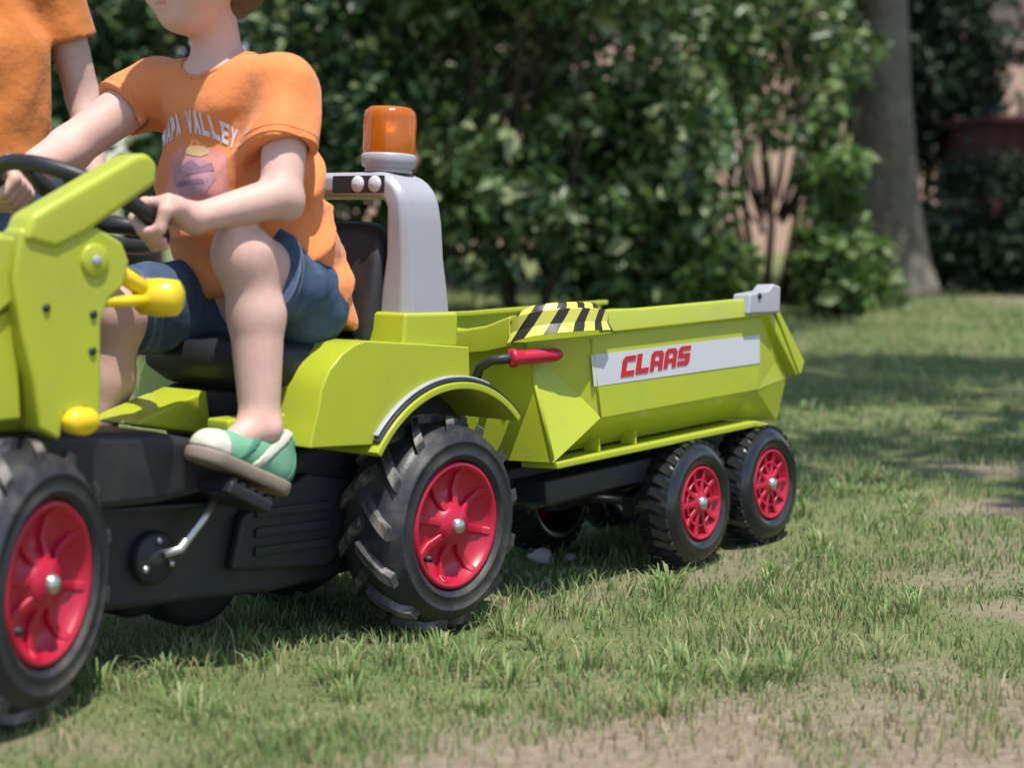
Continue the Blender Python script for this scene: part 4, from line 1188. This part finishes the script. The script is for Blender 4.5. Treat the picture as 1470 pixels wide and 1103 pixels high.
# T-shirt: body and sleeves are cut on their own, then blended
def shirt_grid(): return SDF((0.06, -0.27, 0.50), (0.56, 0.29, 1.03), 0.0045)
def blend(A, B, k):
    hh = np.maximum(k-np.abs(A-B), 0)/k
    return (np.minimum(A, B) - hh*hh*k*0.25).astype(np.float32)
s = shirt_grid()
s.cone((0.230, 0, 0.545), (0.313, 0, 0.75), 0.122, 0.112, 0.03, 1.32)
s.cone((0.313, 0, 0.75), (0.350, 0, 0.885), 0.113, 0.086, 0.03, 1.36)
s.cone((0.350, 0.120, 0.924), (0.378, -0.120, 0.930), 0.050, 0.050, 0.05)
for a, b, t0, t1, r1 in ((SHL, ELL, 0.66, 0.56, 0.054), (SHR, ELR, 0.50, 0.38, 0.054)):
    a = np.array(a); b = np.array(b); q = shirt_grid()
    q.cone(a, a*(1-t0)+b*t0, 0.051, r1, 0.0)
    q.cut(a*(1-t1)+b*t1, b-a)
    q.carve(a*(1-t1+0.22)+b*(t1-0.22), b*1.1-a*0.1, r1-0.014, r1-0.007)
    s.phi = blend(s.phi, q.phi, 0.03)
X, Y, Z = s.grid()
# soft folds: pulled from the armpits, hanging from the chest and gathering above the lap
fold = 0.005*np.sin(62*(Z-0.58) + 34*(X-0.3) + 2.0*np.sin(21*Y))*np.exp(-((Z-0.625)/0.065)**2)
fold = fold + 0.008*np.sin(75*(X+0.55*Z) - 30*Y)*np.exp(-((Z-0.80)/0.10)**2 - ((Y-0.12)/0.09)**2)
fold = fold + 0.007*np.sin(70*(X-0.6*Z) + 30*Y)*np.exp(-((Z-0.82)/0.10)**2 - ((Y+0.12)/0.09)**2)
fold = fold + 0.006*np.sin(48*Y + 5*np.sin(9*Z))*np.exp(-((Z-0.70)/0.09)**2)
ridge = lambda q: (1-np.abs(np.sin(q)))**2.2
fold = fold - 0.012*ridge(26*(Z-0.60) + 15*(X-0.30) + 9*Y + 1.1*np.sin(16*Y+4))*np.exp(-((Z-0.665)/0.075)**2)
fold = fold - 0.011*ridge(24*(Z-0.84) - 21*Y + 12*X + 0.8*np.sin(20*X))*np.exp(-((Z-0.80)/0.09)**2 - ((Y-0.11)/0.07)**2)
fold = fold - 0.010*ridge(22*(Z-0.84) + 24*Y + 12*X)*np.exp(-((Z-0.81)/0.08)**2 - ((Y+0.12)/0.06)**2)
s.phi = (s.phi + fold).astype(np.float32)
wrinkle(s, 0.0030)
s.phi = np.maximum(s.phi, (0.575 + 0.50*np.minimum(X-0.26, 0.0) + 0.008*np.sin(22*Y) + 0.010*np.sin(18*X) - Z)*0.9).astype(np.float32)
s.carve((0.364, 0, 0.905), (0.402, 0, 1.08), 0.047, 0.075)
shirt = sdf_obj(s, 'shirt', M['shirt'], kid, 1)

# shorts
s = SDF((0.08, -0.22, 0.44), (0.56, 0.26, 0.74), 0.0045)
s.cone((0.245, 0, 0.555), (0.262, 0, 0.61), 0.098, 0.090, 0.03, 1.28)
for Hh, K_, r0, r1, t1 in ((HIPL, KNL, 0.083, 0.071, 0.80), (HIPR, KNR, 0.083, 0.072, 0.93)):
    Hh = np.array(Hh); K_ = np.array(K_)
    s.cone(Hh, Hh+(K_-Hh)*t1, r0, r1, 0.03)
wrinkle(s, 0.0065, (60, 52, 48), 1.0)
for Hh, K_, t1 in ((HIPL, KNL, 0.74), (HIPR, KNR, 0.90)):
    Hh = np.array(Hh); K_ = np.array(K_); p = Hh+(K_-Hh)*t1
    s.cut(p, K_-Hh, (p, 0.125))
shorts = sdf_obj(s, 'shorts', M['denim'], kid, 1)

# shoes
def shoe(heel, toe, y, ankle, up_h=0.075):
    heel = np.array(heel, float); toe = np.array(toe, float)
    L = np.linalg.norm(toe-heel); fx = (toe-heel)/L
    up = np.array([-fx[2], 0, fx[0]]); sy = np.array([0, 1.0, 0])
    m = Matrix.Identity(4)
    for i in range(3): m[i][0], m[i][1], m[i][2], m[i][3] = fx[i], sy[i], up[i], heel[i]
    e = empty('shoe', m, kid)
    s = SDF((-0.04, -0.06, -0.02), (L+0.04, 0.06, 0.12), 0.0032)
    s.cone((0.034, 0, 0.032), (0.046, 0, 0.072), 0.035, 0.036, 0.01, 1.0)
    s.cone((0.04, 0, 0.030), (L-0.040, 0, 0.019), 0.034, 0.027, 0.02, 1.12)
    s.cone((0.06, 0, 0.054), (L-0.075, 0, 0.026), 0.031, 0.027, 0.02, 1.0)
    s.cut((0, 0, 0.012), (0, 0, -1)); s.cut((0.05, 0, 0.088), (-0.25, 0, 1))
    up_ = sdf_obj(s, 'upper', M['mint'], e, 2)
    s = SDF((-0.04, -0.06, -0.03), (L+0.04, 0.06, 0.05), 0.0032)
    s.cone((0.034, 0, 0.004), (L-0.045, 0, 0.006), 0.039, 0.036, 0.01, 1.12)
    s.cut((0, 0, 0.014), (0, 0, 1)); s.cut((0, 0, -0.008), (0, 0, -1))
    sdf_obj(s, 'sole', M['sole'], e, 2)
    # mint heel counter, collar and straps as thicker bands over the upper
    def band(name, f, mat_):
        s = SDF((-0.04, -0.06, -0.02), (L+0.04, 0.06, 0.12), 0.0032)
        s.cone((0.034, 0, 0.032), (0.046, 0, 0.072), 0.0375, 0.0385, 0.01, 1.0)
        s.cone((0.04, 0, 0.030), (L-0.040, 0, 0.019), 0.0365, 0.0295, 0.02, 1.12)
        s.cone((0.06, 0, 0.054), (L-0.075, 0, 0.026), 0.0335, 0.0295, 0.02, 1.0)
        s.cut((0, 0, 0.014), (0, 0, -1)); s.cut((0.05, 0, 0.092), (-0.25, 0, 1))
        X, Y, Z = s.grid()
        s.phi = np.maximum(s.phi, f(X, Y, Z)).astype(np.float32)
        sdf_obj(s, name, mat_, e, 1)
    band('heel_counter', lambda X, Y, Z: (X + 0.30*Z - 0.034) + 0*Y, M['mint_dark'])
    band('toe_cap', lambda X, Y, Z: (L-0.062 - X + 0.25*Z) + 0*Y, M['offwhite'])
    band('strap', lambda X, Y, Z: np.abs(X + 0.75*Z - 0.112) - 0.009 + 0*Y, M['offwhite'])
    band('strap', lambda X, Y, Z: np.abs(X + 0.75*Z - 0.148) - 0.007 + 0*Y, M['mint_dark'])
    return e
shoe((0.372, 0.168, 0.268), (0.572, 0.176, 0.345), 0.17, ANL)
shoe((0.495, -0.158, 0.135), (0.70, -0.17, 0.155), -0.165, ANR)

# shirt print: projected flat pieces on the cloth
dg = bpy.context.evaluated_depsgraph_get()
dg.update()
sm = shirt.evaluated_get(dg).to_mesh()
bvh = BVHTree.FromPolygons([v.co.copy() for v in sm.vertices], [tuple(p.vertices) for p in sm.polygons])
def onshirt(u, v, off):
    """u = metres to the wearer's left of centre, v = height; projected from the front, returned in body frame"""
    z0 = v
    hit = bvh.ray_cast(Vector((0.75, u, z0 + 0.07)), Vector((-1, 0, -0.22)).normalized())
    if hit[0] is None: return None
    return hit[0] + hit[1]*off
def seam(bv, c, axis, r0, tr, name, mat_, parent, n=44, a0=0, a1=360):
    axis = Vector(axis).normalized(); u = axis.orthogonal().normalized(); v = axis.cross(u); c = Vector(c); pts = []
    for i in range(n+1):
        a = R(a0+(a1-a0)*i/n); d = u*math.cos(a)+v*math.sin(a)
        h_ = bv.ray_cast(c+d*r0, -d)
        if h_[0] is not None and (h_[0]-c).length < r0: pts.append(h_[0])
    if len(pts) > 6: MB().tube(pts, tr, 6).build(name, mat_, parent, smooth=True)
for a, b, t1 in ((SHL, ELL, 0.56), (SHR, ELR, 0.38)):
    a = Vector(a); b = Vector(b)
    for dt in (0.075, 0.015):
        seam(bvh, a.lerp(b, t1-dt), b-a, 0.085, 0.0012 if dt > 0.05 else 0.0022, 'sleeve_hem', M['shirt'], shirt)
def collar():
    pts = []
    for i in range(49):
        a = 2*math.pi*i/48
        h_ = bvh.ray_cast(Vector((0.371+0.058*math.cos(a), 0.060*math.sin(a), 1.03)), Vector((0, 0, -1)))
        if h_[0] is not None: pts.append(h_[0])
    MB().tube(pts, 0.0045, 8).build('collar', M['shirt'], shirt, smooth=True)
collar()
sm2 = shorts.evaluated_get(dg).to_mesh()
bvh2 = BVHTree.FromPolygons([v.co.copy() for v in sm2.vertices], [tuple(p.vertices) for p in sm2.polygons])
for Hh, K_, t1 in ((HIPL, KNL, 0.74), (HIPR, KNR, 0.90)):
    Hh = Vector(Hh); K_ = Vector(K_)
    for dt in (0.09, 0.02):
        seam(bvh2, Hh.lerp(K_, t1-dt), K_-Hh, 0.12, 0.0013 if dt > 0.05 else 0.0030, 'cuff', M['denim2'], shorts)
def print_patch(name, poly, mat_, off=0.0016, res=0.006):
    us = [p[0] for p in poly]; vs_ = [p[1] for p in poly]
    bm = bmesh.new()
    vv = [bm.verts.new((p[0], p[1], 0)) for p in poly]
    bm.faces.new(vv)
    for (lo, hi, nrm) in ((min(us), max(us), (1, 0, 0)), (min(vs_), max(vs_), (0, 1, 0))):
        q = math.floor(lo/res)*res + res
        while q < hi:
            co = (q, 0, 0) if nrm[0] else (0, q, 0)
            bmesh.ops.bisect_plane(bm, geom=bm.verts[:]+bm.edges[:]+bm.faces[:], plane_co=co, plane_no=nrm, dist=1e-6)
            q += res
    for v in bm.verts:
        h_ = onshirt(v.co.x, v.co.y, off)
        v.co = h_ if h_ is not None else Vector((0.45, v.co.x, v.co.y))
    bmesh.ops.triangulate(bm, faces=bm.faces)
    me = bpy.data.meshes.new(name); bm.to_mesh(me); bm.free()
    return link_mesh(name, me, mat_, shirt, smooth=True)
GLY = {'N': [[(0,0),(.3,0),(.3,.5),(.7,0),(1,0),(1,1),(.7,1),(.7,.5),(.3,1),(0,1)]],
       'A': [[(0,0),(.3,0),(.38,.25),(.62,.25),(.7,0),(1,0),(.65,1),(.35,1)]],
       'P': [[(0,0),(.33,0),(.33,.35),(.8,.35),(1,.5),(1,.85),(.8,1),(0,1)]],
       'V': [[(.36,0),(.64,0),(1,1),(.7,1),(.5,.4),(.3,1),(0,1)]],
       'L': [[(0,0),(.95,0),(.95,.25),(.33,.25),(.33,1),(0,1)]],
       'E': [[(0,0),(1,0),(1,.22),(.33,.22),(.33,.4),(.85,.4),(.85,.6),(.33,.6),(.33,.78),(1,.78),(1,1),(0,1)]],
       'Y': [[(.35,0),(.65,0),(.65,.45),(1,1),(.68,1),(.5,.68),(.32,1),(0,1),(.35,.45)]]}
text = 'NAPA VALLEY'
tw = 0.0155; n_ = len(text); half = (n_-1)/2
for i, ch_ in enumerate(text):
    if ch_ == ' ': continue
    k = i-half                       # reading order runs from the wearer's right to left
    for poly in GLY[ch_]:
        pp = []
        for u, v in poly:
            uu = k*tw + (u-0.5)*tw*0.84 + 0.002
            vv = 0.862 - 0.026*(uu/0.09)**2 + (v-0.5)*0.034
            pp.append((uu, vv))
        print_patch('printed_letter', pp, M['print_white'])
def blob(cx, cy, rx, ry, n=18, wob=0.12, seed=0):
    r_ = random.Random(seed)
    return [(cx+rx*math.cos(2*math.pi*i/n)*(1+r_.uniform(-wob, wob)), cy+ry*math.sin(2*math.pi*i/n)*(1+r_.uniform(-wob, wob))) for i in range(n)]
def picture(poly, mat_, off):
    print_patch('printed_picture', [(u*1.22 + 0.006, 0.772 + (v-0.772)*1.12) for u, v in poly], mat_, off)
picture([(-0.062, 0.725), (0.062, 0.728), (0.060, 0.805), (0.03, 0.818), (-0.03, 0.818), (-0.060, 0.805)], M['print_pink'], 0.0012)
picture(blob(0.0, 0.772, 0.043, 0.030, seed=2), M['print_mauve'], 0.0018)
picture(blob(0.006, 0.812, 0.020, 0.008, seed=3), M['print_sand'], 0.0021)
picture([(-0.03, 0.782), (0.0, 0.798), (0.016, 0.788), (0.034, 0.795), (0.044, 0.782), (0.0, 0.776)], M['print_dark'], 0.0024)
picture([(-0.036, 0.760), (0.030, 0.763), (0.026, 0.769), (-0.03, 0.767)], M['print_dark'], 0.0024)
picture([(-0.05, 0.736), (0.045, 0.740), (0.03, 0.750), (-0.02, 0.746)], M['print_pink'], 0.0024)

# ---- the taller person standing behind the tractor
def stander():
    s = SDF((-0.30, -0.36, -0.02), (0.36, 0.36, 1.62), 0.0075)
    s.cone((0, 0, 0.86), (0, 0, 1.06), 0.105, 0.098, 0.04, 1.25)
    s.cone((0, 0, 1.06), (0, 0, 1.22), 0.100, 0.080, 0.04, 1.45)
    s.cone((0, 0.155, 1.25), (0, -0.155, 1.25), 0.046, 0.046, 0.05)
    s.cone((0, 0, 1.25), (0.012, 0, 1.37), 0.048, 0.045, 0.03)
    for k in (1, -1):
        sh_ = np.array((0, 0.165*k, 1.245)); el = np.array((-0.03, 0.225*k, 1.00)); wr = np.array((0.07, 0.24*k, 0.79))
        s.cone(sh_, el, 0.047, 0.037, 0.02); s.cone(el, wr, 0.038, 0.025, 0.015)
        pal = wr + np.array((0.03, 0.0, -0.055))
        s.cone(wr, pal, 0.022, 0.026, 0.01)
        for j, t in enumerate((-1.5, -0.5, 0.5, 1.5)):
            b0 = pal + np.array((0.016*t, 0, -0.014)); b1 = b0 + np.array((0.012, -0.012*k, -0.038)); b2 = b1 + np.array((-0.002, -0.018*k, -0.026))
            s.cone(b0, b1, 0.0095, 0.009, 0.004); s.cone(b1, b2, 0.009, 0.008, 0.004)
        th = wr + np.array((0.032, -0.004*k, -0.022)); s.cone(th, th+np.array((0.026, -0.012*k, -0.032)), 0.011, 0.009, 0.006)
        hp = np.array((0, 0.085*k, 0.83)); kn = np.array((0.02, 0.095*k, 0.45)); an = np.array((-0.02, 0.10*k, 0.08))
        s.cone(hp, kn, 0.082, 0.056, 0.03); s.cone(kn, an, 0.056, 0.036, 0.02)
        s.cone(an + (0, 0, -0.035), an + (0.15, 0.01*k, -0.045), 0.036, 0.03, 0.02)
    HPq = add_head(s, (0.03, 0, 1.475), 1.08, R(10))
    o = sdf_obj(s, 'person', M['skin'], None, 2)
    s2 = SDF((-0.2, -0.33, 0.78), (0.2, 0.33, 1.36), 0.0075)
    s2.cone((0, 0, 0.84), (0, 0, 1.06), 0.128, 0.118, 0.04, 1.25)
    s2.cone((0, 0, 1.06), (0, 0, 1.21), 0.116, 0.092, 0.04, 1.42)
    s2.cone((0, 0.15, 1.252), (0, -0.15, 1.252), 0.054, 0.054, 0.05)
    for k in (1, -1):
        a = np.array((0, 0.165*k, 1.245)); b = np.array((-0.03, 0.225*k, 1.00))
        s2.cone(a, a*0.3+b*0.7, 0.058, 0.064, 0.03)
    wrinkle(s2, 0.006, (34, 28, 40), 2.0)
    for k in (1, -1):
        a = np.array((0, 0.165*k, 1.245)); b = np.array((-0.03, 0.225*k, 1.00)); p = a*0.5+b*0.5
        s2.cut(p, b-a, (lambda X, Y, Z: (Y*k < 0.150 + 0*Z + 0*X), 0))
    s2.cut((0, 0, 0.815), (0.05, 0, -1))
    s2.carve((0.005, 0, 1.22), (0.02, 0, 1.45), 0.052, 0.08)
    sdf_obj(s2, 'shirt', M['shirt2'], o, 2)
    s3 = SDF((-0.2, -0.26, 0.05), (0.2, 0.26, 0.95), 0.0075)
    s3.cone((0, 0, 0.82), (0, 0, 0.90), 0.112, 0.108, 0.03, 1.25)
    for k in (1, -1):
        s3.cone((0, 0.085*k, 0.83), (0.02, 0.095*k, 0.45), 0.092, 0.072, 0.03)
        s3.cone((0.02, 0.095*k, 0.45), (-0.015, 0.10*k, 0.12), 0.071, 0.060, 0.03)
    wrinkle(s3, 0.005, (40, 40, 50), 0.3)
    s3.cut((0, 0, 0.10), (0, 0, -1)); s3.cut((0, 0, 0.88), (0, 0, 1))
    sdf_obj(s3, 'jeans', M['denim2'], o, 1)
    for k in (1, -1):
        s4 = SDF((-0.09, -0.06, -0.01), (0.22, 0.06, 0.11), 0.006)
        s4.cone((0, 0, 0.04), (0.14, 0.005*k, 0.032), 0.044, 0.040, 0.01, 1.05); s4.cone((-0.01, 0, 0.04), (-0.01, 0, 0.085), 0.043, 0.042, 0.02)
        s4.cut((0, 0, 0), (0, 0, -1))
        q = sdf_obj(s4, 'shoe', M['offwhite'], o, 1); q.location = (-0.02, 0.10*k, -0.002)
    face_parts(o, HPq, 1.08, R(10))
    add_hair(o, HPq, None, 1.08, (-0.16, -0.15, 1.28), (0.2, 0.15, 1.68), 0.007)
    return o
st2 = stander()
st2.location = (-1.16, 3.68, float(ground_z(np.array(-1.16), np.array(3.68))))
st2.rotation_euler = (0, 0, R(-70))
tag(st2, 'standing person in rust orange T-shirt behind the steering wheel at the left edge', 'person')

# ------------------------------------------------------------------ grass, stones
def grass(name, label, n, xr, yr, hgt, wid, mat_, dens, seed):
    r = np.random.default_rng(seed)
    x = r.uniform(*xr, n)
    y = 1/(r.uniform(1/yr[1], 1/yr[0], n))
    ok = np.abs(x) < 0.50*y + 0.9
    ok &= r.uniform(size=n) < dens(x, y)
    x = x[ok]; y = y[ok]; n = len(x)
    z = ground_z(x, y) - 0.003
    tuft = fbm(x, y, 6, 71)
    h = hgt*(0.45+1.25*np.clip((tuft-0.3)*2.2, 0, 1))*r.uniform(0.5, 1.35, n)*(0.75+0.12*y)
    w = wid*r.uniform(0.6, 1.3, n)*np.sqrt(y/3)
    a = r.uniform(0, 2*math.pi, n); la = r.uniform(0, 2*math.pi, n); lean = r.uniform(0.1, 0.9, n)*h
    dx, dy = np.cos(a)*w, np.sin(a)*w
    lx, ly = np.cos(la)*lean, np.sin(la)*lean
    b = np.stack([x, y, z], 1)
    side = np.stack([dx, dy, 0*dx], 1)
    m = b + np.stack([lx*0.35, ly*0.35, h*0.62], 1)
    t = b + np.stack([lx, ly, h*np.sqrt(np.maximum(0.15, 1-(lean/h*0.75)**2))], 1)
    V = np.stack([b-side, b+side, m+side*0.7, m-side*0.7, t], 1).reshape(-1, 3)
    i = np.arange(n)*5
    F = np.concatenate([np.stack([i, i+1, i+2], 1), np.stack([i, i+2, i+3], 1), np.stack([i+3, i+2, i+4], 1)])
    # keep blades of one tuft together as islands: order does not matter
    o = link_mesh(name, np_mesh(name, V, F), mat_)
    tag(o, label, 'grass', kind='stuff')
    return o
dn = lambda x, y: np.clip(1.08 - 1.15*dirt_mask(x, y), 0.04, 1)*(0.45+0.55*sstep(0.35, 0.6, fbm(x, y, 3.1, 91)))
grass('grass', 'short green grass blades covering the lawn', 580000, (-6.2, 6.2), (1.9, 14), 0.024, 0.0018, M['grass'], dn, 5)
def tufts(n, seed):
    r = np.random.default_rng(seed)
    cx = r.uniform(-1.6, 2.2, n); cy = 1/r.uniform(1/6.5, 1/2.3, n)
    ok = r.uniform(size=n) < np.clip(1-0.8*dirt_mask(cx, cy), 0, 1); cx = cx[ok]; cy = cy[ok]
    k = r.integers(14, 40, len(cx)); x = np.repeat(cx, k); y = np.repeat(cy, k); hh = np.repeat(r.uniform(0.028, 0.060, len(cx)), k)
    m = len(x); a = r.uniform(0, 2*math.pi, m); q = r.uniform(0, 1, m)**0.7
    x = x+np.cos(a)*q*0.028; y = y+np.sin(a)*q*0.028; z = ground_z(x, y)-0.003
    h = hh*r.uniform(0.5, 1.15, m); w = 0.0017*r.uniform(0.7, 1.3, m)*np.sqrt(y/3)
    b = np.stack([x, y, z], 1); d = np.stack([np.cos(a), np.sin(a), 0*a], 1); sd = np.stack([-np.sin(a), np.cos(a), 0*a], 1)*w[:, None]
    ln = (h*(0.25+0.75*q))[:, None]; up = np.array([0, 0, 1.0])
    p1 = b+d*ln*0.3+up*(h*0.6)[:, None]; p2 = b+d*ln*0.65+up*(h*0.85)[:, None]; p3 = b+d*ln*1.05+up*(h*0.82)[:, None]
    V = np.stack([b-sd, b+sd, p1+sd, p1-sd, p2+sd*0.7, p2-sd*0.7, p3], 1).reshape(-1, 3); i = np.arange(m)*7
    F = np.concatenate([np.stack([i+a_, i+b_, i+c_], 1) for a_, b_, c_ in ((0,1,2),(0,2,3),(3,2,4),(3,4,5),(5,4,6))])
    tag(link_mesh('grass_tufts', np_mesh('grass_tufts', V, F), M['grass']), 'taller pale grass tufts scattered over the lawn around the wheels', 'grass', kind='stuff')
tufts(330, 12)
grass('dry_grass', 'straw coloured dry blades scattered over the worn lawn', 105000, (-6.2, 6.2), (1.9, 13), 0.024, 0.0016, M['straw'],
      lambda x, y: 0.25 + 0.75*sstep(0.50, 0.68, fbm(x, y, 1.9, 44)), 6)

def stone(loc, r, label, seed):
    bm = bmesh.new(); bmesh.ops.create_icosphere(bm, subdivisions=3, radius=1)
    rr_ = random.Random(seed); ph = [rr_.uniform(0, 6) for _ in range(6)]
    for v in bm.verts:
        c = v.co
        k = 1 + 0.16*math.sin(3*c.x+ph[0])*math.sin(3.4*c.y+ph[1]) + 0.10*math.sin(6*c.z+ph[2]+2*c.x)
        v.co = Vector((c.x*r[0], c.y*r[1], c.z*r[2]))*k
    me = bpy.data.meshes.new('stone'); bm.to_mesh(me); bm.free()
    o = link_mesh('stone', me, M['stone'], smooth=True)
    o.location = (loc[0], loc[1], float(ground_z(np.array(loc[0]), np.array(loc[1]))) + r[2]*0.45)
    o.rotation_euler = (0, 0, rr_.uniform(0, 6))
    tag(o, label, 'stone', 'pale stones by the trailer')
stone((0.065, 3.60), (0.030, 0.022, 0.018), 'pale stone on the grass between the rear tractor wheel and the trailer', 4)
stone((0.128, 3.62), (0.014, 0.012, 0.009), 'small pale pebble right beside the larger stone under the trailer drawbar', 9)
